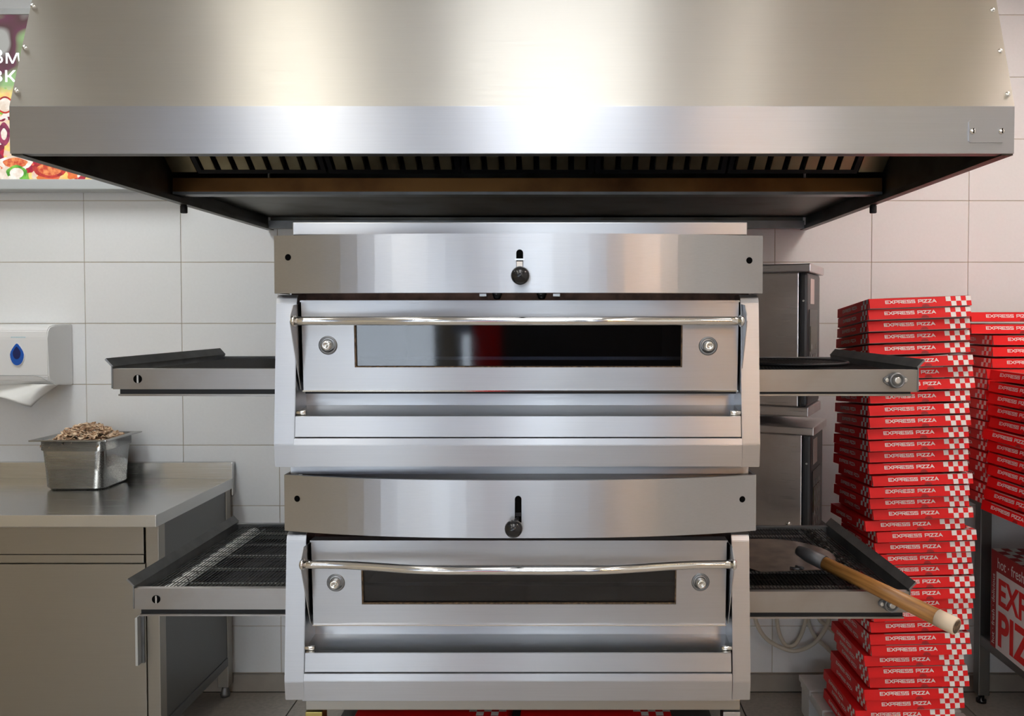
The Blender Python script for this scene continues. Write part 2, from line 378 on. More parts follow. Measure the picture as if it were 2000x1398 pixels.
# shop front behind the photographer: glazed bays between piers
BAYS = [(-3.55, -2.35), (-2.15, -1.15), (-1.0, 0.05), (0.2, 1.15)]; WZ0, WZ1 = 0.25, 2.75
mb = MB(); ex = [LEFT_X-.1] + [v for b in BAYS for v in b] + [RIGHT_X+.1]
for i in range(0, len(ex), 2): mb.box(ex[i], ex[i+1], FRONT_Y-.15, FRONT_Y, WZ0, WZ1)
mb.box(LEFT_X-.1, RIGHT_X+.1, FRONT_Y-.15, FRONT_Y, -.06, WZ0); mb.box(LEFT_X-.1, RIGHT_X+.1, FRONT_Y-.15, FRONT_Y, WZ1, CEIL)
tag(mb.build('wall_front', M['warm_paint']), kind='structure')
for i, (a, b) in enumerate(BAYS):
    mb = MB()
    for q in ((a, a+.05, WZ0, WZ1), (b-.05, b, WZ0, WZ1), (a, b, WZ0, WZ0+.06), (a, b, WZ1-.06, WZ1), (a, b, 2.1, 2.15)):
        mb.box(q[0], q[1], FRONT_Y-.1, FRONT_Y-.03, q[2], q[3])
    wo = mb.build('window_%d' % (i+1), M['dark_paint']); tag(wo, kind='structure')
    MB().box(a+.05, b-.05, FRONT_Y-.068, FRONT_Y-.062, WZ0+.06, 2.1).build('pane', M['shop_glass'], wo)
    MB().box(a+.05, b-.05, FRONT_Y-.068, FRONT_Y-.062, 2.15, WZ1-.06).build('pane', M['shop_glass'], wo)
    ld = bpy.data.lights.new('window_portal', 'AREA'); ld.shape = 'RECTANGLE'; ld.size = b-a; ld.size_y = WZ1-WZ0
    lo = bpy.data.objects.new('window_portal', ld); C.objects.link(lo); lo.location = ((a+b)/2, FRONT_Y-.12, (WZ0+WZ1)/2); lo.rotation_euler = (PI/2, 0, 0)
    ld.cycles.is_portal = True
# added, unseen roller blinds that dim parts of the windows to shape reflections
def blind(x0, x1, z0, label):
    t = thing('added_blind', label, 'blind', ((x0+x1)/2, FRONT_Y+.03, z0), group='added roller blinds')
    MB().box(x0, x1, FRONT_Y+.028, FRONT_Y+.030, z0+.02, 2.86).build('fabric', M['blind'], t)
    MB().tube([(x0-.01, FRONT_Y+.045, 2.88), (x1+.01, FRONT_Y+.045, 2.88)], .03, 12).build('roller', M['wplast'], t)
    MB().box(x0, x1, FRONT_Y+.02, FRONT_Y+.04, z0, z0+.022).build('bottom_bar', M['wplast'], t)
blind(-3.6, -2.9, .5, 'added long roller blind at the far left shop window'); blind(-2.9+.02, -2.32, .9, 'added shorter roller blind at the far left shop window')
blind(-2.18, -1.12, 1.1, 'added roller blind half down over the second shop window')
blind(-1.03, -.42, .7, 'added roller blind covering part of the middle shop window')
blind(.18, .46, .6, 'added narrow roller blind left of the clear strip of the right shop window'); blind(.64, 1.17, .4, 'added long roller blind at the right end of the shop front')
sc0 = thing('added_counter', 'added dark counter with a red panel, for reflections, before the shop windows', 'counter', (.2, -2.8, 0))  # unseen counter added to darken and redden the oven window reflections
MB().box(-.78, 1.18, -3.12, -2.48, 1.02, 1.06, .004).build('countertop', M['dark_paint'], sc0)
MB().box(-.74, 1.14, -3.08, -2.52, .08, 1.019).build('carcass', M['dark_paint'], sc0)
MB().box(-.72, -.50, -2.519, -2.50, .12, 1.0, .003).build('front_panel', M['red'], sc0)
MB().box(-.70, 1.10, -3.04, -2.58, 0, .079).build('plinth', M['black'], sc0)
# ceiling lamps, among them added fill lights
def ceiling_light(x, y, w, d, mat, label):
    t = thing('ceiling_light', label, 'light', (x, y, CEIL), group='ceiling lights')
    f = MB()
    for q in ((-w/2, w/2, -d/2, -d/2+.02), (-w/2, w/2, d/2-.02, d/2), (-w/2, -w/2+.02, -d/2+.02, d/2-.02), (w/2-.02, w/2, -d/2+.02, d/2-.02)):
        f.box(x+q[0], x+q[1], y+q[2], y+q[3], CEIL-.03, CEIL)
    f.build('frame', M['wplast'], t)
    MB().box(x-w/2+.02, x+w/2-.02, y-d/2+.02, y+d/2-.02, CEIL-.022, CEIL-.004).build('diffuser', mat, t)
CEIL_LIGHTS = [(-1.02, .45, .36, 1.7, 'lamp_left', 'left long ceiling light panel before the hood'),
    (-.05, .45, .72, 1.7, 'lamp_mid', 'wide middle ceiling light panel before the hood'),
    (.64, .45, .14, 1.7, 'lamp_cool', 'narrow ceiling light batten right of the middle'),
    (-1.9, 2.3, .5, .9, 'fill_wall', 'added ceiling fill light over the steel worktop'),  # fill light added to brighten the left wall
    (1.75, 2.0, .6, .9, 'fill_peach', 'added ceiling fill light over the pizza boxes'),  # warm fill light added for the right wall and boxes
    (-1.8, -2.0, .36, 1.6, 'fill_wall', 'added ceiling fill light before the left shop window'),  # fill light added to reach the wall under the hood
    (1.47, -2.0, .36, 1.6, 'fill_wall', 'added ceiling fill light before the right shop window'),  # its right-hand counterpart, also an added fill light
    (1.50, .6, .05, 1.4, 'lamp_warm', 'warm ceiling light batten before the pizza boxes'),
    (1.22, .6, .05, 1.4, 'lamp_warm', 'thin warm ceiling light batten right of the ovens')]
for a in CEIL_LIGHTS: ceiling_light(*a[:4], M[a[4]], a[5])
def pendant(x, y, z, label):
    t = thing('pendant_lamp', label, 'lamp', (x, y, CEIL), group='amber pendant lamps')
    MB().tube([(x, y, CEIL), (x, y, z+.16)], .004, 6).build('cord', M['black'], t)
    MB().lathe((x, y, z), (0,0,1), [(.085,0), (.08,.04), (.05,.11), (.02,.16)], 20).build('shade', M['satin'], t)
    MB().sphere((x, y, z-.01), .05).build('bulb', M['lamp_amber'], t)
pendant(.92, -1.3, 2.0, 'left amber pendant lamp over the added counter')
pendant(1.22, -1.3, 1.95, 'right amber pendant lamp over the added counter')

# ------------------------------------------------------------------ extractor hood
HX0, HX1 = at(19, 250, 1.822)[0], at(1981, 250, 1.822)[0]; HY = 1.822; HB = WALL_Y-.004
HZ0 = at(1000, 300, HY)[1]; HZ1 = at(1000, 207, HY)[1]; HTOP = 2.62
hy2 = 1.906 + (HTOP - at(1000, 0, 1.906)[1])*(1.906-HY)/(at(1000, 0, 1.906)[1]-HZ1)
hood = thing('exhaust_hood', 'large brushed stainless steel extractor hood above the two ovens', 'hood', ((HX0+HX1)/2, (HY+HB)/2, HZ0))
t_ = .004
MB().hexa([(HX0,HY,HZ1),(HX1,HY,HZ1),(HX1,HY+t_,HZ1),(HX0,HY+t_,HZ1),(HX0,hy2,HTOP),(HX1,hy2,HTOP),(HX1,hy2+t_,HTOP),(HX0,hy2+t_,HTOP)]).build('front_panel', M['hood'], hood)
MB().box(HX0, HX1, HY-.001, HY+t_, HZ0, HZ1, .001).build('lip_panel', M['hood_lip'], hood)
for x0, x1 in ((HX0, HX0+t_), (HX1-t_, HX1)):
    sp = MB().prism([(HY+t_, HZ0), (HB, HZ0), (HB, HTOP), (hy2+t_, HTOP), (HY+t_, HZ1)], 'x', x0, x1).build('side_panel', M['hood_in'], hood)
for s_, x in ((1, HX0), (-1, HX1)):                      # folded rim under each side
    MB().box(x, x+s_*.025, HY+.004, HB, HZ0-.003, HZ0+.012).build('side_rim', M['hood_in'], hood)
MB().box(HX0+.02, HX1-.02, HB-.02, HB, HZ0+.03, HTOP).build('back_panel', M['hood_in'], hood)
MB().box(HX0+.026, HX1-.026, HB-.06, HB-.02, HZ0, HZ0+.03).build('rear_rim', M['guard'], hood)
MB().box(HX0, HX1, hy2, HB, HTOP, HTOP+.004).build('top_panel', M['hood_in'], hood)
MB().box(HX0+.004, HX1-.004, HY+.004, HY+.03, HZ0+.0, HZ0+.006).build('lip_return', M['steel_dark'], hood)
# gutter rail
gy = 2.55; gx0, gx1 = HX0+.01, HX1-.01; gz0 = at(1000, 374, gy)[1]; gz1 = at(1000, 347, gy)[1]
MB().box(gx0, gx1, gy, gy+.06, gz0, gz1, .002).build('grease_gutter', M['gutter'], hood)
MB().box(gx0, gx1, gy+.0, gy+.05, gz0-.009, gz0-.0005).build('gutter_lip', M['guard'], hood)
MB().box(gx0, gx1, gy+.06, HB-.02, gz0+.02, gz0+.024).build('rear_baffle', M['hood_in'], hood)
MB().box(HX0+.3, HX1-.3, HB-.07, HB-.02, at(1000,409,3.33)[1], gz0+.02).build('rear_channel', M['hood_in'], hood)
# filters: five units of seven baffles on a slope going up to the front
fz0, fy0 = gz1+.012, gy-.005; fz1, fy1 = gz1+.36, 2.08
fx = [at(p, 337, fy0)[0] for p in (385, 641, 902, 1161, 1418, 1676)]
L_ = math.hypot(fz1-fz0, fy1-fy0); ang = math.atan2(fz1-fz0, fy0-fy1)
def slope_pt(u, x, n):  # u along the slope from the gutter up, n out of the slope (towards the camera side below)
    return (x, fy0 - u*math.cos(ang) - n*math.sin(ang), fz0 + u*math.sin(ang) - n*math.cos(ang))
def slope_box(mb, x0, x1, u0, u1, n0, n1):
    mb.hexa([slope_pt(u0,x0,n0), slope_pt(u0,x1,n0), slope_pt(u0,x1,n1), slope_pt(u0,x0,n1), slope_pt(u1,x0,n0), slope_pt(u1,x1,n0), slope_pt(u1,x1,n1), slope_pt(u1,x0,n1)])
for i in range(5):
    a, b = fx[i]+.004, fx[i+1]-.004
    f = MB(); slope_box(f, a, b, 0, L_, -.05, -.046); slope_box(f, a, a+.014, 0, L_, -.046, 0); slope_box(f, b-.014, b, 0, L_, -.046, 0)
    slope_box(f, a+.014, b-.014, 0, .015, -.046, 0); slope_box(f, a+.014, b-.014, L_-.015, L_, -.046, 0)
    fo = f.build('grease_filter', M['char'], hood); pw = (b-a-.03)/7
    for k in range(7):
        c = a+.015+pw*(k+.5); m_ = MB(); q = pw*.30
        slope_box(m_, c-q, c+q, .016, L_-.016, -.004, 0)
        for s2 in (-1, 1): slope_box(m_, c+s2*q-.0015, c+s2*q+.0015, .016, L_-.016, -.022, 0)
        m_.build('baffle', M['filter'], fo)
for x0, x1 in ((gx0, fx[0]-.002), (fx[5]+.002, gx1)):
    m_ = MB(); slope_box(m_, x0, x1, 0, L_, -.01, -.006); m_.build('filter_blank', M['filter'], hood)
# rivets, inspection plate, drain plugs
sl = (hy2-HY)/(HTOP-HZ1)
for px, py in ((65,12),(49,93),(32,177),(1938,20),(1953,100),(1968,184)):
    y = HY
    for _ in range(6):
        x, z = at(px, py, y); y = HY + (z-HZ1)*sl
    n = Vector((0, -1, sl)).normalized()
    MB().lathe((x, y, z), n, [(.006,-.001),(.006,.001),(.0045,.003),(.0018,.0038),(.0005,.0015)], 14).build('rivet', M['chrome'], hood)
x0, z1 = at(1891, 235, HY); x1, z0_ = at(1960, 279, HY)
ip = MB().prism([(x0+.004,z0_),(x1-.004,z0_),(x1,z0_+.004),(x1,z1-.004),(x1-.004,z1),(x0+.004,z1),(x0,z1-.004),(x0,z0_+.004)], 'y', HY-.004, HY-.001).build('inspection_plate', M['hood_lip'], hood)
for px in (1898, 1954):
    x, z = at(px, 257, HY); s_ = MB().lathe((x, HY-.004, z), (0,-1,0), [(.0075,0),(.007,.002),(.004,.0045),(.001,.0055)], 16); s_.slot = 1
    s_.box(x-.0009, x+.0009, HY-.0100, HY-.0088, z-.0055, z+.0055); s_.build('screw', [M['chrome'], M['hole']], ip)
for x in (HX0+.012, HX1-.012):
    MB().lathe((x, 2.62, HZ0+.0), (0,0,-1), [(.0095,0),(.0095,.006),(.011,.008),(.011,.028),(.009,.030)], 14).build('drain_plug', M['char'], hood)

# ------------------------------------------------------------------ ovens
def rr(x0, z0, x1, z1, r, n=4):
    P = []
    for cx, cz, a0 in ((x1-r, z0+r, -PI/2), (x1-r, z1-r, 0), (x0+r, z1-r, PI/2), (x0+r, z0+r, PI)):
        for k in range(n+1): a = a0 + k*PI/2/n; P.append((cx+r*math.cos(a), cz+r*math.sin(a)))
    return P

def make_oven(T, label):
    Yf = T['Yf']
    X = lambda p, y, Y: at(p, y, Y)[0]
    Z = lambda y, Y: at(1000, y, Y)[1]
    x0f, x1f, yt, yb = T['fascia']; Xl, Xr = X(x0f, yt, Yf), X(x1f, yt, Yf); zt, zb = Z(yt, Yf), Z(yb, Yf)
    bx0, bx1 = T['bx']; by0, by1 = Yf+.10, Yf+1.02
    bz0, bz1 = T['zbot'], T['ztop']
    root = thing('pizza_oven', label, 'oven', ((Xl+Xr)/2, Yf+.5, bz0), group='stacked conveyor pizza ovens')
    # --- body: a shell round the baking chamber
    cz0, cz1 = Z(T['win'][3]+14, Yf+.12), Z(T['win'][2]-14, Yf+.12)
    b = MB()
    b.box(bx0, bx1, by0, by1, cz1, bz1-.03); b.box(bx0, bx1, by0, by1, bz0+.03, cz0)
    b.box(bx0, bx0+.10, by0, by1, cz0, cz1); b.box(bx1-.10, bx1, by0, by1, cz0, cz1); b.box(bx0+.10, bx1-.10, by1-.05, by1, cz0, cz1)
    b.build('body', M['char'], root)
    for xs0, xs1 in ((bx0-.002, bx0-.0003), (bx1+.0003, bx1+.002)): MB().box(xs0, xs1, by0+.002, by1, bz0+.002, bz1-.032).build('side_cladding', M['rail'], root)
    MB().box(bx0+.11, bx1-.11, by0+.12, by0+.125, cz0+.03, cz0+.038).build('chamber_belt_edge', M['satin'], root)
    MB().box(bx0+.005, bx1-.005, by0-.02, by1, bz1-.03, bz1, .002).build('top_cover', M['steel'], root)
    pz = T['plinth']; MB().box(X(pz[0], pz[2], Yf+.08), X(pz[1], pz[2], Yf+.08), Yf+.08, by1, bz0, Z(pz[2], Yf+.08)+.02, .001).build('plinth', M['steel'], root)
    # brown chamber rim seen over the door
    zr0, zr1 = Z(T['door'][2]+20, Yf+.085), zb+.035
    ch = MB(); ch.box(bx0, bx1, Yf+.085, by0-.001, zr0, zr1); cho = ch.build('chamber_rim', M['chamber'], root)
    if T['upper']:
        for px in (971, 1058):
            x, z = at(px, 578, Yf+.06); MB().lathe((x, Yf+.06, z+.016), (0,0,-1), [(.010,0),(.012,.012),(.008,.022),(.004,.024)], 12).build('rubber_stop', M['black'], cho)
        for px in (944, 1087):
            x, z = at(px, 577, Yf+.06); MB().box(x-.008, x+.008, Yf+.05, Yf+.085, z-.002, z+.004).build('bracket', M['satin'], cho)
    # --- bowed fascia with lever; black discs and plate painted as dark holes and slot
    N = 28; bow = T['bow']
    yy = lambda u: Yf - bow*(1-abs(2*u-1)**2.5)
    fs = MB(); fs.smooth = False
    pr = [(Xl+(Xr-Xl)*k/N, yy(k/N)) for k in range(N+1)]
    fs.prism(pr + [(x, y+.010) for x, y in reversed(pr)], 'z', zb, zt)
    fs.box(Xl, Xl+.006, Yf+.010, Yf+.085, zb, zt); fs.box(Xr-.006, Xr, Yf+.010, Yf+.085, zb, zt)
    fo = fs.build('fascia', M['steel'], root)
    for p in fo.data.polygons:
        if abs(p.normal.z) < .5: p.use_smooth = False
    yx = lambda x: yy((x-Xl)/(Xr-Xl))
    for px, py in T['holes']:
        x, z = at(px, py, Yf); y = yx(x); nrm = Vector((yx(x+.004)-yx(x-.004), -.008, 0)).normalized()
        h = MB(); h.lathe(Vector((x, y, z))-nrm*.002, nrm, [(.0074,0),(.0074,.0026),(.0070,.0028)], 18); h.build('screw_hole_disc', M['hole'], fo)
    sx, s0, s1 = T['slot']; yk = Yf-bow; x, z1 = at(sx, s0, yk); z0 = at(sx, s1, yk)[1]; hw = .0075
    pts = [(x-hw, z0), (x+hw, z0)] + [(x+hw*math.cos(a), z1-hw+hw*math.sin(a)) for a in [k*PI/8 for k in range(9)]]
    MB().prism(pts, 'y', yk-.0012, yk+.004).build('lever_slot_plate', M['hole'], fo)
    kx, ky, kr = T['knob']; yq = yk-.045; x2, z2 = at(kx, ky, yq); xs, zs = at(sx, (s0+s1*2)/3, yk)
    if T['upper']:
        xa, za = at(sx, 507, yk)
        MB().box(xa-.0105, xa+.0105, yk-.003, yk-.001, za-.0015, za+.0022).build('lever_bracket', M['satin'], fo)
        MB().box(xa-.0065, xa+.0065, yk-.0025, yk-.001, z2-.004, za-.004).build('lever_plate', M['white'], fo)
    else:
        xa, za = at(sx+1, 1003, yk)
        MB().box(xa-.0065, xa+.0065, yk-.004, yk-.001, za-.005, za+.003).build('lever_bracket', M['char'], fo)
    lv = MB().tube([(xs, yk+.005, zs-.01), (x2, yq+.012, z2+.006)], .0045, 8).build('lever', M['char'], root)
    MB().sphere((x2, yq, z2), kr).build('lever_knob', M['black'], lv)
    # --- side panels
    st, kk, sb = T['side'][4:7]; o0, i0, o1, i1 = T['side'][0:4]
    Yt = Yf+.02; Yk = Yf-.006; Yb_ = Yf+.0
    for xo, xi in ((X(o0, st, Yt), X(i0, st, Yt)), (X(o1, st, Yt), X(i1, st, Yt))):
        zT, zK, zB = Z(st, Yt), Z(kk, Yk), Z(sb, Yb_)
        pr = [(by0+.0, zB), (Yb_, zB), (Yk, zK), (Yt-.003, zT-.020), (Yt+.001, zT-.008), (Yt+.010, zT-.001), (Yt+.02, zT), (by0, zT)]
        MB().prism(pr, 'x', xo, xi, .0012).build('side_panel', M['steel'], root)
    # --- door: tilted frame with a window
    d0, d1, dt, db = T['door']; Yd = Yf+.018; Yd2 = Yf+.031
    DX0, DX1 = X(d0, dt, Yd), X(d1, dt, Yd); DZ1, DZ0 = Z(dt, Yd), Z(db, Yd2)
    yd = lambda z: Yd + (DZ1-z)/(DZ1-DZ0)*(Yd2-Yd)
    def tb(mb, x0, x1, z0, z1, n0, n1):
        mb.hexa([(x0,yd(z0)+n0,z0),(x1,yd(z0)+n0,z0),(x1,yd(z0)+n1,z0),(x0,yd(z0)+n1,z0),(x0,yd(z1)+n0,z1),(x1,yd(z1)+n0,z1),(x1,yd(z1)+n1,z1),(x0,yd(z1)+n1,z1)])
    w0, w1, wt, wbt = T['win']; wx0, wx1 = X(w0, wt, Yd+.008), X(w1, wt, Yd+.008); wz1, wz0 = Z(wt, Yd+.006), Z(wbt, Yd+.018)
    dm = MB()
    tb(dm, DX0, DX1, wz1, DZ1, 0, .03); tb(dm, DX0, DX1, DZ0, wz0, 0, .03); tb(dm, DX0, wx0, wz0, wz1, 0, .03); tb(dm, wx1, DX1, wz0, wz1, 0, .03)
    door = dm.build('door', M['steel'], root)
    rim = MB(); tb(rim, DX0-.0015, DX1+.0015, DZ1, DZ1+.004, -.003, .034); rim.build('door_edge', M['steel'], door)
    rim = MB(); tb(rim, DX0-.0015, DX1+.0015, DZ0-.003, DZ0, -.003, .034); rim.build('door_edge', M['chrome'], door)
    rim = MB(); tb(rim, DX0, DX1, DZ0-.009, DZ0-.0032, .012, .034); rim.build('door_gap_shade', M['char'], door)  # dark strip painted in for the shaded gap under the door
    g = MB(); tb(g, wx0, wx1, wz0, wz1, .010, .015); g.build('window_glass', M['oven_glass'], door)
    gk = MB(); e = .0022
    tb(gk, wx0, wx0+e, wz0, wz1, .004, .010); tb(gk, wx1-e, wx1, wz0, wz1, .004, .010); tb(gk, wx0+e, wx1-e, wz0, wz0+e, .004, .010); tb(gk, wx0+e, wx1-e, wz1-e, wz1, .004, .010)
    gk.build('window_gasket', M['grime'], door)
    h0, h1, hy, hm = T['handle']; Yh = Yf-.035; hx0, hx1 = X(h0, hy, Yh), X(h1, hy, Yh); zh = Z(hy, Yh)
    hb = T['hbow']
    def hp(u):
        v = abs(2*u-1); s = 1.0 if v < .30 else (0.0 if v > .92 else .5+.5*math.cos(PI*(v-.30)/.62))
        return (hx0+(hx1-hx0)*u, Yh-hb*s, zh)
    MB().tube([hp(k/40) for k in range(41)], .0098, 14).build('handle', M['chrome'], door)
    for sgn, xx in ((1, DX0), (-1, DX1)):
        # curved side plates carrying the handle
        xa = xx - sgn*.006; pr = [(Yd+.004, DZ1-.004), (Yh+.016, zh+.035), (Yh-.004, zh+.012), (Yh-.007, zh), (Yh-.002, zh-.012), (Yd2-.002, DZ0+.002), (Yd2+.02, DZ0+.002), (Yd+.03, DZ1-.004)]
        MB().prism(pr, 'x', xa-.001, xa+.001).build('handle_plate', M['steel'], door)
        xe = hx0 if sgn > 0 else hx1
        MB().lathe((xe, Yh, zh), (-sgn,0,0), [(.013,-.003),(.013,.001),(.010,.005),(.002,.0065)], 16).build('handle_end', M['chrome'], door)
    for px, py in T['bolts']:
        x, z = at(px, py, Yd); y = yd(z)
        cup = MB().lathe((x, y, z), (0,-1,0), [(.0225,-.002),(.0210,.0015),(.0185,.0035),(.0165,.0025),(.0150,-.0005),(.010,-.0005)], 28).build('bolt_cup', M['guard'], door)  # darker ring puts the shade of a recess into the colour
        bo = MB(); bo.lathe((x, y, z), (0,-1,0), [(.0140,-.001),(.0140,.004),(.0118,.007),(.0112,.016),(.0098,.019),(.0050,.0195),(.0045,.0175),(.0005,.0175)], 16); bo.build('bolt', M['chrome'], door)
    # --- sill, tray, front lip, apron
    q0, q1, qt, qb = T['sill']; Ys = Yf+.082; tx0, tx1 = X(q0, qt, Ys), X(q1, qt, Ys)
    tx0 = max(tx0, X(i0, st, Yt)+.002); tx1 = min(tx1, X(i1, st, Yt)-.002)
    zs0 = Z(qb, Ys); zs1 = Z(qt, Ys)+.02
    MB().box(tx0-.01, tx1+.01, Ys, by0-.001, zs0, zs1).build('sill_strip', M['steel'], root)
    l0, l1, lt, lm, lk, lb = T['lip']; Yl = Yf-.014; zl1, zl0 = Z(lt, Yl), Z(lm, Yl-.004); Lx0, Lx1 = X(l0, lt, Yl), X(l1, lt, Yl)
    MB().hexa([(Lx0,Yl+.004,zl1-.004),(Lx1,Yl+.004,zl1-.004),(tx1+.008,Ys,zs0-.004),(tx0-.008,Ys,zs0-.004),(Lx0,Yl+.004,zl1),(Lx1,Yl+.004,zl1),(tx1+.008,Ys,zs0),(tx0-.008,Ys,zs0)]).build('tray', M['steel_flat'], root)
    MB().hexa([(Lx0,Yl-.004,zl0),(Lx1,Yl-.004,zl0),(Lx1,Yl+.05,zl0),(Lx0,Yl+.05,zl0),(Lx0,Yl,zl1),(Lx1,Yl,zl1),(Lx1,Yl+.004,zl1),(Lx0,Yl+.004,zl1)]).build('front_lip', M['steel'], root)
    zk, zbb = Z(lk, Yl-.0105), Z(lb, Yl-.006)
    MB().prism([(Yl-.008, zl0-.003), (Yl-.0105, zk), (Yl-.006, zbb), (Yl+.06, zbb), (Yl+.06, zl0-.003)], 'x', Lx0-.001, Lx1+.001, .0008).build('apron', M['steel'], root)
    for (pa, pb, py) in T['pins']:
        xa, z = at(pa, py, Yf+.0); xb = at(pb, py, Yf+.0)[0]
        MB().tube([(xa, Yf+.0, z), (xb, Yf+.0, z)], .0055, 10).build('hinge_pin', M['chrome'], root)
    # --- conveyor ends
    Yc, BW = Yf+.145, .66
    for side, (pe, rt, rb, lb0) in (('left', T['cl']), ('right', T['cr'])):
        s = 1 if side == 'left' else -1
        xe = X(pe, rt, Yc); xi = bx0+.02 if side == 'left' else bx1-.02; zt_, zb_ = Z(rt, Yc), Z(rb, Yc); zl_ = Z(lb0, Yc+.012)
        ell = lambda y, q: [(y, zb_), (y+q*.003, zb_), (y+q*.003, zt_-.003), (y+q*.016, zt_-.003), (y+q*.016, zt_), (y, zt_)]
        cv = MB().prism(ell(Yc, 1), 'x', xe, xi).build('conveyor', M['rail'], root)
        MB().prism(ell(Yc+BW, -1), 'x', xe, xi).build('rear_rail', M['guard'], cv); cv['label'] = 'steel conveyor sticking out at the %s side' % side
        MB().box(xe-s*.003, xe-s*.0002, Yc-.002, Yc+BW, zb_+.002, zt_+.006, .0008).build('end_plate', M['guard'], cv)
        g0, g1 = (xe-s*.002, zt_+.004), (xe-s*.017, zt_+.022)
        MB().hexa([(g0[0],Yc,g0[1]),(g1[0],Yc-.004,g1[1]),(g1[0],Yc+BW-.004,g1[1]),(g0[0],Yc+BW,g0[1]),(g0[0]+s*.004,Yc,g0[1]+.002),(g1[0]+s*.003,Yc-.004,g1[1]+.004),(g1[0]+s*.003,Yc+BW-.004,g1[1]+.004),(g0[0]+s*.004,Yc+BW,g0[1]+.002)]).build('crumb_guard', M['guard'], cv)
        xe2 = xe+s*.012
        for ya in (Yc+.010, Yc+BW-.014): MB().box(xe2, xi, ya, ya+.004, zl_-.004, zb_+.002).build('inner_side', M['char'], cv)
        MB().box(xe2, xi, Yc+.002, Yc+.010, zl_-.003, zl_+.0015).build('lower_rail', M['rail'], cv)
        # woven wire belt: top run and return run
        wb_ = MB(); zbelt = zt_-.008; n = int(abs(xi-xe2)/.0095)
        def wire(x0, y0, x1, y1, z, hw):
            if abs(x1-x0) < 1e-6: wb_.box(x0-hw, x0+hw, y0, y1, z-hw, z+hw)
            else: wb_.box(min(x0,x1), max(x0,x1), y0-hw, y0+hw, z-hw, z+hw)
        for k in range(n):
            x = xe2 + s*(.012 + k*.0095)
            if s*(xi-x) < 0: break
            wire(x, Yc+.018, x, Yc+BW-.018, zbelt, .0008)
            if k % 2 == 0: wire(x, Yc+.018, x, Yc+BW-.018, zl_+.005, .0009)
        for k in range(14):
            y = Yc+.03 + k*(BW-.06)/13; wire(xe2+s*.012, y, xi, y, zbelt-.0012, .0007)
        wo = wb_.build('wire_belt', M['wire'], cv); wo['kind'] = 'stuff'
        # support rods, slider plate, shaft with sprockets
        rd = MB(); xs_ = xe2+s*.05
        rd.box(xe2+s*.002, xi, Yc+.02, Yc+BW-.02, zl_+.0075, zl_+.009); rd.build('crumb_tray', M['char'], cv)
        for k in range(5):
            y = Yc+.08+k*.125; MB().box(xs_+s*.04, xi, y-.003, y+.003, zbelt-.010, zbelt-.004).build('support_bar', M['satin'], cv)
        MB().box(xs_+s*.028, xs_+s*.036, Yc+.02, Yc+BW-.02, zbelt-.022, zbelt-.006).build('cross_bar', M['satin'], cv)
        MB().tube([(xs_, Yc+.02, zbelt-.0215), (xs_, Yc+BW-.02, zbelt-.0215)], .006, 10).build('shaft', M['char'], cv)
        mat = M['sprocket'] if (side == 'left') else M['wire']
        spm = None
        for k in range(11):
            y = Yc+.04+k*.057
            if spm is None:
                sp = MB().lathe((0,0,0), (0,1,0), [(.010,0),(.0190,.001),(.0210,.006),(.0205,.026),(.0180,.030),(.009,.031),(.009,.038)], 14); spm = sp.mesh('sprocket', mat)
            link_mesh('sprocket', spm, cv, (xs_-OFF[root.name][0], y-OFF[root.name][1], zbelt-.0215-OFF[root.name][2]))
        px, py = T['hole_l'] if side == 'left' else T['bear']
        x, z = at(px, py, Yc)
        if side == 'left':
            hl = MB().lathe((x, Yc-.0004, z), (0,-1,0), [(.0105,-.001),(.0105,.0006)], 18).build('shaft_hole_disc', M['hole'], cv)  # black disc in place of the dark shaft opening
            MB().prism([(x-.001,z-.0095),(x+.003,z-.0095),(x+.003,z+.0095),(x-.001,z+.0095)], 'y', Yc-.003, Yc-.001).build('shaft_tab', M['satin'], cv)
        else:
            fl_ = [(x-.029, z-.005), (x-.012, z-.016), (x+.012, z-.016), (x+.029, z-.005), (x+.029, z+.005), (x+.012, z+.016), (x-.012, z+.016), (x-.029, z+.005)]
            MB().prism(fl_, 'y', Yc-.005, Yc-.0005, .001).build('bearing_flange', M['guard'], cv)
            br = MB(); br.lathe((x, Yc-.005, z), (0,-1,0), [(.020,0),(.0185,.010),(.0165,.012),(.0145,.010),(.013,.002)], 22); br.slot = 1
            br.lathe((x, Yc-.005, z), (0,-1,0), [(.013,.001),(.009,.003),(.0085,.013),(.006,.0145)], 16); br.build('bearing', [M['guard'], M['satin']], cv)
            for q in (-.0225, .0225): MB().lathe((x+q, Yc-.005, z), (0,-1,0), [(.0055,0),(.0055,.004),(.004,.005)], 6).build('nut', M['satin'], cv)
    return root

YF1, YF2 = 1.85, 1.905
zmid = at(1000, 926, YF1+.08)[1]; zlow = at(1000, 1369, YF2+.08)[1]; ztop = at(1000, 434, YF1+.08)[1]
bx = (at(567, 446, YF1+.08)[0], at(1464, 446, YF1+.08)[0])
up = make_oven(dict(upper=True, Yf=YF1, bx=bx, zbot=zmid, ztop=ztop, fascia=(535,1490,460.5,573), bow=.055, plinth=(567,1462,912), holes=((565,503),(1462,509)),
    slot=(1015,487,530), knob=(1016,538,.0200), side=(540,580,1481.5,1446,575,868,912), door=(588,1443,590,762), win=(692,1333,622,717),
    handle=(574,1448,626.5,0), hbow=.04, bolts=((639,674),(1384,675.5)), sill=(590,1434,766,791), lip=(577,1447,813,853,869,911),
    pins=((580,598,805.5),(1446,1426,806)), cl=(220,720,760,770), cr=(1792,722,765,770), hole_l=(269,740), bear=(1748,742)),
    'upper steel conveyor oven with bowed fascia panel, under the hood')
bx2 = (at(567, 446, YF1+.08)[0], at(1464, 446, YF1+.08)[0])
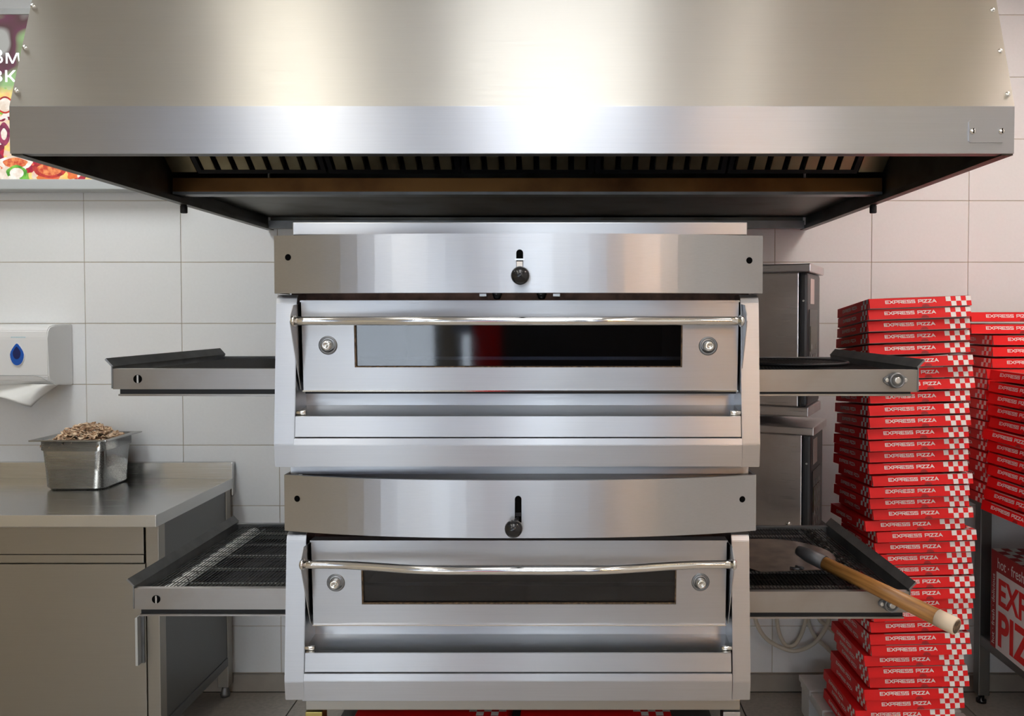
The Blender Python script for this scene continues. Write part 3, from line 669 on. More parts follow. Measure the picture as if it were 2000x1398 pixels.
lowo = make_oven(dict(upper=False, Yf=YF2, bx=bx2, zbot=zlow, ztop=zmid, fascia=(555,1477,927,1036), bow=.066, plinth=(590,1434,1366), holes=((583,972),(1448,973)),
    slot=(1012,968,1020), knob=(1003,1032.5,.0200), side=(560,598,1463,1428.5,1039,1332,1367), door=(607.5,1419.5,1058,1219), win=(706,1321,1103,1178),
    handle=(591,1433,1102,0), hbow=.045, bolts=((654.5,1139),(1369,1138)), sill=(606,1416,1222,1238), lip=(596,1428,1275,1312,1330,1367),
    pins=((596,615,1265),(1429,1409,1265)), cl=(262,1149,1190,1198), cr=(1776,1155,1196,1203), hole_l=(305,1170), bear=(1738,1178)),
    'lower steel conveyor oven with bent handle bar, standing on the tube stand')

# stand under the lower oven
BH_ = .0345
sy0 = YF2+.09; sx0 = at(596, 1380, sy0)[0]; sx1 = at(1446, 1380, sy0)[0]; szt = zlow-.001
st = thing('oven_stand', 'square steel tube stand carrying the two stacked ovens', 'stand', ((sx0+sx1)/2, sy0+.45, 0))
tw = .042
MB().box(sx0+.001, sx1-.001, sy0, sy0+tw, szt-.026, szt, .002).build('front_rail', M['steel_warm'], st)
MB().box(sx0+.001, sx1-.001, sy0+.85, sy0+.85+tw, szt-.030, szt, .002).build('rear_rail', M['steel_warm'], st)
for x in (sx0, sx1-tw):
    for y in (sy0+.0, sy0+.85):
        l = MB().box(x, x+tw, y, y+tw, .03, szt-.031, .002).build('leg', M['brass' if x == sx0 else 'steel'], st)
        MB().lathe((x+tw/2, y+tw/2, 0), (0,0,1), [(.018,0),(.018,.02),(.01,.031)], 12).build('foot', M['black'], l)
    MB().box(x, x+tw, sy0+tw, sy0+.85, szt-.030, szt, .002).build('side_rail', M['steel_warm'], st)
shz = at(1000, 1400.5, 2.006)[1] - BH_ - .0352 - .001
MB().box(sx0+tw+.002, sx1-tw-.002, sy0+.005, sy0+.87, shz-.002, shz, 0).build('shelf', M['steel_dark'], st)
for x in (sx0+tw, sx1-tw):
    s_ = 1 if x < 0 else -1; MB().box(x, x+s_*.02, sy0+.044, sy0+.85, shz-.02, shz-.002).build('shelf_bracket', M['steel_dark'], st)

# ------------------------------------------------------------------ pizza boxes
BWD, BD, BH = .33, .33, .0345
def proto_box():
    mb = MB(); mb.box(.002, BWD-.002, .003, BD-.002, 0, BH-.003, .001); tray = mb.mesh('pizza_box', M['kraft'])
    lid = MB(); lid.box(0, BWD, 0, BD, BH-.003, BH-.0005, .0006)
    lid.hexa([(.001,-.006,.0015),(BWD-.001,-.006,.0015),(BWD-.001,-.0035,.0015),(.001,-.0035,.0015),(0,0,BH-.0008),(BWD,0,BH-.0008),(BWD,.003,BH-.0008),(0,.003,BH-.0008)])
    lid.hexa([(-.003,.004,.002),(0,.004,.002),(0,BD-.003,.002),(-.003,BD-.003,.002),(0,.002,BH-.001),(.002,.002,BH-.001),(.002,BD-.002,BH-.001),(0,BD-.002,BH-.001)])
    lid.hexa([(BWD,.004,.002),(BWD+.003,.004,.002),(BWD+.003,BD-.003,.002),(BWD,BD-.003,.002),(BWD-.002,.002,BH-.001),(BWD,.002,BH-.001),(BWD,BD-.002,BH-.001),(BWD-.002,BD-.002,BH-.001)])
    lid = lid.mesh('lid', M['red'])
    k = .006/(BH-.0023); fy = lambda z, d: -(BH-.0008-z)*k - d
    kl = .003/(BH-.003); lx = lambda z, d: -(BH-.001-z)*kl - d
    t = MB()
    for q in word_quads('EXPRESS PIZZA', .163, .0115, .0024): t._f([t.bm.verts.new((.053+p.x, fy(.0150+p.y, .0004), .0150+p.y)) for p in q])
    let = t.mesh('front_lettering', M['white'])
    t = MB()
    for q in word_quads('EXPRESS PIZZA', .150, .0115, .0022): t._f([t.bm.verts.new((lx(.0125+p.y, .0004), .265-p.x, .0125+p.y)) for p in q])
    side = t.mesh('side_lettering', M['white']); t = MB()
    for c in range(4):
        for r in range(2):
            if (c+r) % 2 == 0:
                y0 = .006+c*.0155; za, zb = (.0185, .0330) if r == 0 else (.0035, .0185)
                t._f([t.bm.verts.new(p) for p in ((lx(za,.0004),y0,za),(lx(za,.0004),y0+.0155,za),(lx(zb,.0004),y0+.0155,zb),(lx(zb,.0004),y0,zb))])
    sck = t.mesh('side_checker', M['white'])
    t = MB(); cw = .0163; xs = BWD-.0005-5*cw
    for c in range(5):
        for r in range(2):
            if (c+r) % 2 == 0:
                za, zb = (.0178, BH-.0012) if r == 0 else (.0020, .0178); a = xs+c*cw
                t._f([t.bm.verts.new(p) for p in ((a,fy(za,.0004),za),(a+cw,fy(za,.0004),za),(a+cw,fy(zb,.0004),zb),(a,fy(zb,.0004),zb))])
    ck = t.mesh('checker_print', M['white'])
    t = MB()
    for c in range(5):
        for r in range(3):
            if (c+r) % 2 == 1: t._f([t.bm.verts.new((xs+a*cw, .008+b*.018, BH-.0002)) for a, b in ((c,r),(c+1,r),(c+1,r+1),(c,r+1))])
    tck = t.mesh('top_checker', M['white'])
    t = MB(); R = .0125; cx = .181
    pts = [(cx+R*math.cos(a), .0018+.0095*math.sin(a)) for a in [PI*i/10 for i in range(11)]]
    t.prism([(x, z) for x, z in pts], 'y', 0, .0003)
    for v in t.bm.verts: v.co.y = fy(v.co.z, .0003 + (.0003 if v.co.y > 0 else 0))
    nt_ = t.mesh('finger_notch', M['dred'])
    t = MB(); t.box(.05, BWD-.001, -.0008, .004, BH-.0006, BH+.0001); ed = t.mesh('board_edge', M['kraft'])
    return tray, [('lid', lid), ('front_lettering', let), ('side_lettering', side), ('side_checker', sck), ('top_checker', tck), ('checker_print', ck), ('finger_notch', nt_), ('board_edge', ed)]
BOXM = proto_box()
def pizza_box(loc, rot, label, group):
    o = bpy.data.objects.new('pizza_box', BOXM[0]); C.objects.link(o); o.location = loc; o.rotation_euler = rot
    tag(o, label, 'box', group)
    for n, me in BOXM[1]: link_mesh(n, me, o)
    return o
ORD = 'topmost second third fourth fifth sixth seventh eighth ninth tenth eleventh twelfth thirteenth fourteenth fifteenth sixteenth seventeenth eighteenth nineteenth twentieth twenty-first twenty-second twenty-third twenty-fourth twenty-fifth twenty-sixth twenty-seventh twenty-eighth twenty-ninth thirtieth thirty-first thirty-second thirty-third thirty-fourth thirty-fifth thirty-sixth thirty-seventh thirty-eighth thirty-ninth fortieth forty-first'.split()
def nth(i): return ORD[i] + ('' if i == 0 else ' from the top')
SY = 2.68
ROWS = [(590,1697,1896),(611,1695,1896),(634,1695,1895),(657,1697,1898),(680.5,1697,1903),(705,1702,1904),(728,1706,1909),(750.5,1709,1911),(775,1700,1901),(799,1697,1899),
        (822,1697,1899),(845,1694,1898),(868,1697,1899),(890.5,1698,1898),(913,1697,1898),(936.5,1704,1898),(959,1697,1898),(981,1698,1897),(1002.5,1705,1904),(1026,1690,1890),
        (1045,1712,1912),(1068.5,1709,1906),(1091,1704,1903),(1113.5,1707,1906),(1136,1707,1907),(1158,1706,1905),(1180,1707,1907),(1201,1705,1903),(1223,1700,1897),(1247,1699,1906),
        (1268.5,1701,1905),(1287,1688,1902),(1311,1695,1896),(1331,1699,1893),(1355,1688,1894),(1377,1692,1889),(1396,1672,1877)]
ZR = [at(a, y, SY)[1]-.018 for y, a, b in ROWS]
for _ in range(200):
    for i in range(len(ZR)-1):
        g = .0360-(ZR[i]-ZR[i+1])
        if g > 0: ZR[i] += g/2; ZR[i+1] -= g/2
for i, (y, a, b) in enumerate(ROWS):
    u = i/(len(ROWS)-1); xa, zc = at(a, y, SY); xb = at(b, y, SY)[0]
    back = math.radians(5.0*(1-u)**1.1 + .4); roll = math.radians(2.0-.9*u); yaw = math.radians(random.uniform(-1.2, 1.2) + (1.5 if i < 6 else -.5))
    loc = Vector((xa, SY+random.uniform(-.006, .006), ZR[i] - (xb-xa)/2*math.sin(roll)))
    pizza_box(loc, (back*-1, -roll, -yaw), 'red pizza box, %s in the tall stack right of the ovens' % nth(i), 'pizza boxes in the tall stack')
    zlast = loc.z; xlast = xa
k = 0
while zlast - (k+1)*.0366 > .130:
    k += 1
    pizza_box((xlast+random.uniform(-.01,.012), SY+random.uniform(-.006,.006), zlast-k*.0368), (0,0,0), 'red pizza box, %s in the tall stack right of the ovens' % nth(len(ROWS)-1+k) if len(ROWS)-1+k < len(ORD) else 'red pizza box near the foot of the tall stack right of the ovens', 'pizza boxes in the tall stack')
    if k > 24: break
zstack = zlast-k*.0368
# pallet
px0, pz = at(1560, 1323, 3.21); pz = .139
ptop = zstack - .001
pal = thing('pallet', 'white plastic pallet on the floor under the tall pizza box stack', 'pallet', (px0+.25, 2.85, 0))
pzt = ptop
for k in range(5):
    y = 2.44 + k*.157; MB().box(px0, px0+.50, y, y+.142, pzt-.022, pzt, .003).build('deck_board', M['pallet'], pal)
for x in (px0, px0+.20, px0+.40):
    MB().box(x+.006, x+.094, 2.445, 3.205, pzt-.045, pzt-.023, .003).build('stringer', M['pallet'], pal)
    for y in (2.45, 2.79, 3.10): MB().box(x+.008, x+.09, y, y+.10, 0, pzt-.046, .004).build('block', M['pallet'], pal)

# ------------------------------------------------------------------ side table with boxes (right)
TX0, TX1, TY0, TY1, TZ = 1.60, 2.28, 2.35, 3.34, .868
tb_ = thing('side_table', 'grey steel side table at the right edge under stacked pizza boxes', 'table', (1.94, 2.85, 0))
MB().box(TX0, TX1, TY0, TY1, TZ-.04, TZ, .003).build('tabletop', M['steel_dark'], tb_)
lx_, ly_ = at(1911, 1360, 3.26)[0], 3.26
for x in (lx_, TX1-.06):
    for y in (ly_, TY0+.02):
        l = MB().box(x, x+.045, y, y+.045, .035, TZ-.041, .003).build('leg', M['steel_dark'], tb_)
        MB().lathe((x+.0225, y+.0225, 0), (0,0,1), [(.020,0),(.020,.012),(.012,.016),(.012,.036)], 14).build('foot', M['black'], l)
SHZ = .285
for x in (lx_+.003, TX1-.055): MB().box(x, x+.036, TY0+.065, ly_-.0005, SHZ-.042, SHZ-.003, .003).build('side_rail', M['steel_dark'], tb_)
MB().box(lx_+.004, TX1-.02, TY0+.066, ly_-.002, SHZ-.002, SHZ).build('shelf', M['steel_dark'], tb_)
# frontal boxes at the back, then turned boxes in front of them
BY = 2.87; r_ = 0
for i, (y, a) in enumerate([(618.5,1896),(642,1896),(664,1939),(686.5,1938),(709,1937)]):
    x, z = at(a, y, BY); pizza_box((x, BY, z-.018), (0,0,0), 'red pizza box, %s of the rear side table stack' % nth(i), 'pizza boxes of the rear stack'); zl = z-.018
k = 0
while zl-(k+1)*.0372 > TZ:
    k += 1; pizza_box((1.487+random.uniform(-.012,.008), BY+random.uniform(-.01,.01), zl-k*.0372), (0,0,0), 'red pizza box, %s of the rear side table stack' % nth(4+k), 'pizza boxes of the rear stack')
zrest = zl-k*.0372
for i, y in enumerate([729,752,774,797,821,843,866,889,913,936,959,981]):
    a = (1930,1928,1927,1926,1929,1916,1924,1925,1926,1925,1919,1914)[i]
    Yq = 2.815; x, z = at(a, y, Yq)
    pizza_box((x, Yq-.015, z-.020), (math.radians(-1.0), math.radians(1.5), math.radians(-82+random.uniform(-2,2))), 'turned red pizza box, %s of the front side table stack' % nth(i), 'turned pizza boxes on the side table'); zq = z-.02
# carton on the lower shelf
ct = thing('carton', 'big white and red delivery carton on the lower shelf of the side table', 'carton', (1.655, 3.16, SHZ), (0,0,math.radians(-92)), local=True)
CW, CD, CH = .60, .42, .375
MB().box(0, CW, 0, CD, 0, CH, .003).build('carton_body', M['white'], ct)
pr = MB(); pr.box(-.0004, CW+.0004, -.0006, .3, CH-.075, CH-.001)
pr.box(.0, .040, -.0007, -.0002, 0, CH-.075); pr.box(-.0004, CW+.0004, -.0006, CD, CH, CH+.0006)
pr.build('red_print', M['dred'], ct)
ckm = MB()
for i in range(14):
    for j in range(3):
        if (i+j) % 2 == 0: ckm.box(i*.043, i*.043+.042, .002+j*.03, .002+j*.03+.030, CH+.0006, CH+.0010)
ckm.build('checker_print', M['white'], ct)
def put(txt, w_, h_, x, z, mat, name, rot=False):
    me = text_mesh(txt, w_, h_, name, .03 if w_ == .46 else .008); me.materials.append(mat); o = link_mesh(name, me, ct, (x, -.0014, z), (PI/2, 0, 0) if not rot else (PI/2, -PI/2, 0)); return o
put('hot · fresh · delicious', .40, .040, .05, CH-.060, M['white'], 'slogan')
put('EXPRESS', .46, .105, .06, CH-.20, M['red'], 'lettering'); put('PIZZA', .46, .135, .06, CH-.355, M['red'], 'lettering')
put('hot · fresh · delicious', .27, .022, .031, .015, M['white'], 'slogan', True)
me = text_mesh('EXPRESS PIZZA', .30, .03, 'lettering'); me.materials.append(M['white']); link_mesh('lettering', me, ct, (.45, .17, CH+.0012), (0,0,PI))

# boxes under the oven on the stand shelf
x0b = at(700, 1392, 2.05)[0]; x1b = at(1018, 1392, 2.05)[0]
zq_ = at(1000, 1400.5, 2.006)[1]
for x, lb_ in ((x0b, 'left'), (x1b, 'right')):
    n_ = 0
    z = zq_-BH
    pizza_box((x, 2.006, z), (0,0,0), 'red pizza box under the ovens, topmost in the %s pile' % lb_, 'pizza boxes under the oven').scale = (1.14, 1.14, 1)
    while z-.0352 > shz-.001 and n_ < 8:
        z -= .0352; n_ += 1
        pizza_box((x+random.uniform(-.004,.004), 2.008, z), (0,0,0), 'red pizza box under the ovens, %s in the %s pile' % (nth(n_), lb_), 'pizza boxes under the oven').scale = (1.14, 1.14, 1)

# ------------------------------------------------------------------ rapid ovens behind on a wall shelf
def rapid_oven(cx_, cy_, z0, H, rot, label, lidz=.03):
    t = thing('microwave_oven', label, 'oven', (cx_, cy_, z0), (0,0,math.radians(rot)), group='rapid microwave ovens', local=True)
    WX, DY = .42, .27    # steel side runs to -X, control face along +Y
    MB().box(-WX, -.030, .0, DY, .035, H, .004).build('body', M['steel_rapid'], t)
    MB().box(-.0295, 0, .002, DY, .035, H, .010).build('control_face', M['graphite'], t)
    MB().box(-WX-.005, .012, -.010, DY+.012, H+.0005, H+.030, .004).build('lid', M['steel_rapid'], t)
    MB().box(-WX-.003, .006, -.005, DY, 0, .034, .003).build('base_plate', M['steel_rapid'], t)
    kp = MB().box(.0002, .003, .030, .20, .07, H-.13, .001).build('keypad', M['keypad'], t)
    MB().box(.003, .0045, .050, .18, H-.26, H-.19, .0005).build('display', M['lcd'], t) if False else None
    d = MB().box(.0031, .0042, .045, .185, H-.28, H-.19).build('display', M['lcd'], kp)
    for i in range(3):
        for j in range(5):
            MB().lathe((.0031, .07+i*.045, .10+j*.036), (1,0,0), [(.011,0),(.011,.0012),(.009,.0016)], 10).build('key', M['keys'], kp)
    MB().box(.0002, .0012, .055, .135, H-.11, H-.02).build('sticker', M['sticker'], t)
    MB().lathe((-.075, 0, .105), (0,-1,0), [(.009,0),(.009,.003),(.005,.007),(.001,.008)], 14).build('screw', M['chrome'], t)
    MB().lathe((-.014, .002, H-.10), (0,-1,0), [(.004,0),(.003,.002)], 10).build('screw', M['satin'], t)
    return t
M['steel_rapid'] = steel('scratched_oven_steel', (0.74, 0.70, 0.69), 0.30, 0.6, stain=(0.62, 0.56, 0.54))
ra_z = at(1500, 815, 2.86)[1]
rz1 = at(1500, 531, 2.86)[1]
cxr = at(1578, 700, 2.86)[0]
lz1 = at(1500, 851, 2.86)[1]
zl0 = .72
rapid_oven(cxr+.012, 2.86, zl0, lz1-zl0, -26, 'lower steel microwave oven behind the conveyor, scratched side')
rapid_oven(cxr, 2.87, ra_z, rz1-ra_z, -26, 'upper steel microwave oven with keypad, below the hood end')
bk = thing('wall_shelf', 'steel wall shelf hidden behind the conveyors carrying the microwaves', 'shelf', (.75, 3.1, zl0-.03))
MB().box(.38, 1.06, 2.80, WALL_Y-.001, zl0-.028, zl0-.001, .002).build('shelf_board', M['steel_dark'], bk)
for x in (.45, .95): MB().prism([(2.86, zl0-.029), (WALL_Y-.001, zl0-.029), (WALL_Y-.001, zl0-.09)], 'x', x, x+.02).build('bracket', M['steel_dark'], bk)
bk2 = thing('wall_bracket', 'steel wall bracket behind the upper microwave oven', 'bracket', (.75, 3.2, ra_z-.02))
MB().box(.42, .86, 2.99, WALL_Y-.001, ra_z-.012, ra_z-.001, .002).build('shelf_board', M['steel_dark'], bk2)

# cables looping under the conveyor
def cable(pix, Y, r, label):
    P = [Vector((at(a, b, Y)[0], Y, at(a, b, Y)[1])) for a, b in pix]; pts = []
    for i in range(len(P)-1):
        p0, p1, p2, p3 = P[max(i-1,0)], P[i], P[i+1], P[min(i+2,len(P)-1)]
        for k in range(8):
            t = k/8; pts.append(.5*((2*p1)+(-p0+p2)*t+(2*p0-5*p1+4*p2-p3)*t*t+(-p0+3*p1-3*p2+p3)*t**3))
    pts.append(P[-1])
    tag(MB().tube(pts, r, 8).build('power_cable', M['ivory']), label, 'cable', 'ivory cable loops')
cable([(1478,1120),(1474,1190),(1480,1222),(1500,1250),(1535,1268),(1560,1270),(1590,1256),(1612,1228),(1619,1200),(1615,1120)], 3.31, .0085, 'wide ivory cable loop hanging under the lower conveyor')
cable([(1520,1120),(1517,1190),(1520,1228),(1531,1256),(1545,1262),(1558,1252),(1570,1225),(1574,1195),(1570,1120)], 3.335, .0080, 'narrow ivory cable loop inside the wide one')
cable([(1575,1120),(1577,1200),(1590,1240),(1612,1262),(1632,1280),(1660,1296)], 3.36, .0080, 'ivory cable running down to the right behind the stack')
cable([(1588,1120),(1597,1200),(1612,1220),(1632,1236),(1660,1250)], 3.362, .0075, 'thin ivory cable end reaching the red stack')

# ------------------------------------------------------------------ pizza peel on the lower right conveyor
Yc2 = YF2+.145; bz = at(1700, 1152, Yc2)[1]
Ptip = Vector((at(1867,1223,1.86)[0], 1.86, at(1867,1223,1.86)[1])); Prail = Vector((at(1690,1148,Yc2)[0], Yc2, bz+.0185))
dirv = (Prail-Ptip).normalized()
Psock = Vector((at(1600,1118,2.19)[0], 2.19, 0)); Lr = (Psock.x-Ptip.x)/dirv.x; Psock = Ptip + dirv*Lr
Pend = Psock + dirv*.085
peel = thing('pizza_peel', 'round metal pizza peel with wooden handle lying on the lower right conveyor', 'peel', tuple(Ptip))
vz = Vector((0,0,1)); qrot = dirv.to_track_quat('Z', 'Y')
hd = MB(); hd.tube([Vector((0,0,.045)), Vector((0,0,Lr))], .0185, 18, radii=[.0200,.0170]); h_ = hd.build('handle', M['wood'], peel, (0,0,0)); h_.rotation_mode = 'QUATERNION'; h_.rotation_quaternion = qrot
ti = MB(); ti.tube([Vector((0,0,-.002)), Vector((0,0,0)), Vector((0,0,.0445))], .0205, 18, radii=[.0185,.0203,.0203]); ti_ = ti.build('handle_tip', M['pale_wood'], peel, (0,0,0)); ti_.rotation_mode = 'QUATERNION'; ti_.rotation_quaternion = qrot
eg = MB(); eg.lathe((0,0,-.0022), (0,0,-1), [(.0165,0),(.012,.0006),(.001,.0006)], 16); eg_ = eg.build('end_grain', M['grime'], peel, (0,0,0)); eg_.rotation_mode = 'QUATERNION'; eg_.rotation_quaternion = qrot
sc_ = MB(); sc_.tube([Vector((0,0,Lr-.002)), Vector((0,0,Lr+.05)), Vector((0,0,Lr+.085))], .02, 16, radii=[.0195,.0185,.013]); so_ = sc_.build('socket', M['ferrule'], peel, (0,0,0)); so_.rotation_mode = 'QUATERNION'; so_.rotation_quaternion = qrot
# blade: rounded plate whose straight edge faces the handle
bzz = bz-.001; cxb, cyb = at(1500, 1068, 2.40)[0], 2.40
d2 = Vector((dirv.x, dirv.y)).normalized(); n2 = Vector((-d2.y, d2.x)); e0 = Vector((Pend.x, Pend.y)) - d2*.012
n3 = Vector((.995, .10)); d3 = Vector((-.10, .995)); cc = e0+d3*.155-n3*.015; Rb = .165
prof = [e0-n3*.115, e0+n3*.078, e0+n3*.105+d3*.045]
for i in range(33):
    a = -.62 + i/32*(PI+1.1); prof.append(cc + n3*(Rb*math.cos(a)) + d3*(Rb*math.sin(a)))
bl = MB(); bl.prism([(p.x, p.y) for p in prof], 'z', bzz, bzz+.0022); bl.build('blade', M['blade'], peel)
for s in (-1, 1):
    a = e0 + d2*.0 + n2*s*.008; b_ = e0 + d2*.028 + n2*s*.012
    MB().tube([(a.x, a.y, bzz+.006), (b_.x, b_.y, bzz+.004)], .0035, 8).build('rivet_strap', M['ferrule'], peel)

zs_u = at(1600, 722, YF1+.145)[1]
ps = thing('pizza_screen', 'dark round mesh pizza screen lying on the upper right conveyor', 'pan', (.655, 2.40, zs_u-.006))
MB().lathe((.655, 2.40, zs_u-.0065), (0,0,1), [(.150,0),(.166,0),(.168,.004),(.166,.008),(.162,.008),(.160,.003),(.150,.003)], 40).build('rim', M['char'], ps)
sm_ = MB()
for k in range(-15, 16):
    h = math.sqrt(.155**2-(k*.01)**2); sm_.box(.655-h, .655+h, 2.40+k*.01-.0011, 2.40+k*.01+.0011, zs_u-.0055, zs_u-.0035); sm_.box(.655+k*.01-.0011, .655+k*.01+.0011, 2.40-h, 2.40+h, zs_u-.0045, zs_u-.0025)
tag(sm_.build('mesh', M['wire'], ps), kind='stuff')
# ------------------------------------------------------------------ left: worktop cabinet
KX1 = at(305, 1015, 2.73)[0]; KX0 = -3.2; KY0 = 2.73; KY1 = WALL_Y-.004; KZ = EYE-.657
kz1 = at(305, 1006, KY0)[1]; kz0 = at(305, 1030, KY0)[1]
cab = thing('steel_cabinet', 'stainless steel worktop cabinet with backsplash along the left wall tiles', 'cabinet', ((KX0+KX1)/2, 3.05, 0))
MB().box(KX0, KX1, KY0, KY1-.028, kz0, kz1, .003).build('worktop', M['steel_flat'], cab)
bsz = at(400, 903, KY1-.027)[1]
MB().box(KX0, KX1, KY1-.027, KY1, kz0-.03, bsz, .003).build('backsplash', M['steel_top'] if 'steel_top' in M else M['steel_flat'], cab)
cy = KY0+.025; px1 = at(283, 1200, cy)[0]; px2 = at(310, 1200, cy)[0]
zz = lambda y: at(283, y, cy)[1]
drw = MB().box(KX0+.02, px1-.001, cy, cy+.018, zz(1082), kz0-.002, .001).build('top_rail', M['steel_warm'], cab)
MB().box(KX0+.02, px1-.001, cy-.001, cy+.016, zz(1099), zz(1083.5), .001).build('rail_strip', M['steel_warm'], cab)
dz0 = .16
dr = MB().box(-2.35, px1+.004, cy-.004, cy+.014, dz0, zz(1101), .0015).build('door', M['steel_warm'], cab)
MB().box(KX0+.02, -2.354, cy-.004, cy+.014, dz0, zz(1101), .0015).build('door', M['steel_warm'], cab)
hxa, hz1 = at(265, 1204, cy-.03); hxb, hz0 = at(277, 1299, cy-.03)
MB().prism([(hxa, hz0), (hxa+.008, hz0), (hxa+.008, hz1), (hxa, hz1-.004)], 'y', cy-.035, cy-.005).build('door_handle', M['gplast'], dr)
MB().box(hxa+.008, hxb, cy-.012, cy-.0045, hz0, hz1).build('door_handle', M['guard'], dr)
for (x, y) in ((px1+.005, cy+.002), (px1+.005, KY1-.075), (KX0+.02, cy+.002), (KX0+.02, KY1-.075)):
    l = MB().box(x, x+.044, y, y+.044, .045, kz0-.001, .002).build('leg', M['steel_warm'], cab)
    MB().lathe((x+.022, y+.022, 0), (0,0,1), [(.018,0),(.020,.012),(.014,.03),(.012,.046)], 12).build('foot', M['guard'], l)
sx_ = px1+.030
MB().box(sx_, sx_+.016, cy+.047, KY1-.076, .17, kz0-.001).build('side_sheet', M['steel_dark'], cab)
MB().box(sx_-.003, sx_+.020, cy+.047, KY1-.076, .135, .169, .002).build('side_rail', M['steel_dark'], cab)
MB().box(KX0+.03, px1, cy+.02, KY1-.05, .16, .162).build('bottom_shelf', M['steel_dark'], cab)
MB().box(KX0+.03, px1-.002, KY1-.08, KY1-.076, .17, kz0-.002).build('back_sheet', M['steel_dark'], cab)

# gastronorm pan with dried mushroom slices
gx0, gx1, gy0, gy1 = -2.035, -1.735, 3.085, 3.350; gzb = kz1+.0005; gzt = gzb+.197
pan = thing('food_pan', 'deep stainless steel food pan heaped with sliced dried mushrooms on the worktop', 'pan', ((gx0+gx1)/2, (gy0+gy1)/2, gzb))
def ring(x0, x1, y0, y1, r, z): return [(x, y, z) for x, y in rr(x0, y0, x1, y1, r, 5)]
lv = [(.030,.0,.030), (.018,.012,.038), (.014,.150,.030), (.008,.156,.026), (.008,.190,.026), (.0,.193,.008), (.0,.1965,.008)]
pb = MB(); pb.smooth = True; R = []
for ins, dz, rad in lv: R.append([pb.bm.verts.new(p) for p in ring(gx0+.018+ins if ins else gx0, gx1-.018-ins if ins else gx1, gy0+.012+ins if ins else gy0, gy1-.012-ins if ins else gy1, rad, gzb+dz)])
ins2 = [(.010,.1965,.026), (.012,.150,.030), (.020,.016,.036), (.032,.004,.03)]
for ins, dz, rad in ins2: R.append([pb.bm.verts.new(p) for p in ring(gx0+.018+ins, gx1-.018-ins, gy0+.012+ins, gy1-.012-ins, rad, gzb+dz)])
for i in range(len(R)-1):
    n = len(R[0])
    for k in range(n): pb._f([R[i][k], R[i][(k+1)%n], R[i+1][(k+1)%n], R[i+1][k]])
pb._f(R[0][::-1]); pb._f(R[-1])
pb.build('pan_body', M['pan'] if 'pan' in M else M['satin'], pan)
ms = MB(); cxp, cyp = (gx0+gx1)/2, (gy0+gy1)/2
def mush_mat(): 
    m, nt, b = new_mat('dried_mushroom'); b.inputs['Roughness'].default_value = 0.8
    tc = nt.nodes.new('ShaderNodeTexCoord'); n = nt.nodes.new('ShaderNodeTexNoise'); n.inputs['Scale'].default_value = 60; n.inputs['Detail'].default_value = 3
    r = nt.nodes.new('ShaderNodeValToRGB'); e = r.color_ramp.elements; e[0].position, e[0].color = .34, (.20,.095,.05,1); e[1].position, e[1].color = .62, (.82,.64,.46,1)
    k = e.new(.46); k.color = (.64,.44,.28,1)
    nt.links.new(tc.outputs['Object'], n.inputs['Vector']); nt.links.new(n.outputs['Fac'], r.inputs['Fac']); nt.links.new(r.outputs['Color'], b.inputs['Base Color']); return m
M['mush'] = mush_mat()
for k in range(620):
    u, v = random.uniform(-1,1), random.uniform(-1,1)
    x, y = cxp+u*.110, cyp+v*.105
    hgt = gzb+.172 + .066*max(0,(1-abs(u)**2.2))*max(0,(1-abs(v)**2.2))**.7 + random.uniform(-.012,.006)
    L, w_ = random.uniform(.014,.030), random.uniform(.006,.012); th = .0022
    mt = Matrix.Translation((x,y,hgt)) @ Matrix.Rotation(random.uniform(0,2*PI),4,'Z') @ Matrix.Rotation(random.uniform(-.7,.7),4,'X') @ Matrix.Rotation(random.uniform(-.6,.6),4,'Y')
    c = random.uniform(-.006,.006); up_, dn = [], []
    sec = [(-L/2, w_*.35, 0), (-L/6, w_*.5, c), (L/6, w_*.42, c), (L/2, w_*.55, 0)]
    rows = []
    for (a, hw, cz) in sec: rows.append([ms.bm.verts.new(mt @ Vector(p)) for p in ((a,-hw,cz),(a,hw,cz),(a,hw,cz+th),(a,-hw,cz+th))])
    for i in range(3):
        for j in range(4): ms._f([rows[i][j], rows[i][(j+1)%4], rows[i+1][(j+1)%4], rows[i+1][j]])
    ms._f(rows[0]); ms._f(rows[3])
mo = ms.build('mushroom_slices', M['mush']); tag(mo, 'heap of brown dried mushroom slices in the steel pan', 'mushrooms', kind='stuff')

# paper towel dispenser
qx1 = at(142, 700, WALL_Y-.002)[0]; qy = 3.225; qx0 = qx1-.315; qz1 = at(100, 636, qy)[1]; qz0 = at(142, 752, WALL_Y)[1]
dp = thing('paper_towel_dispenser', 'white plastic paper towel dispenser with blue drop window on the tiles', 'dispenser', ((qx0+qx1)/2, WALL_Y, qz0))
hgt = qz1-qz0
prof = [(WALL_Y-.0008, qz0), (WALL_Y-.0008, qz1+.006), (qy+.05, qz1+.004), (qy+.015, qz1-.004), (qy+.003, qz1-.02), (qy, qz1-.05), (qy+.004, qz0+.05), (qy+.012, qz0+.030), (qy+.05, qz0+.012)]
d_ = MB().prism(prof, 'x', qx0, qx1, .004).build('cover', M['wplast'], dp)
jl = MB().tube([(qx0+.005, qy+.0045, qz0+.052), (qx1-.06, qy+.0045, qz0+.052), (qx1-.03, qy+.006, qz0+.045), (qx1-.008, qy+.008, qz0+.03)], .0016, 6).build('cover_seam', M['gplast'], dp)
def drop(mb, cx_, cz_, s, y0, y1):
    pts = []
    for k in range(24):
        a = 2*PI*k/24; r = 1.0
        x = math.sin(a)*(.62 if math.cos(a) < 0 else .62*(1-.60*math.cos(a)**1.5)); z = math.cos(a)
        pts.append((cx_+x*s, cz_+z*s))
    mb.prism(pts, 'y', y0, y1); return mb
dx, dz = at(34, 692, qy)
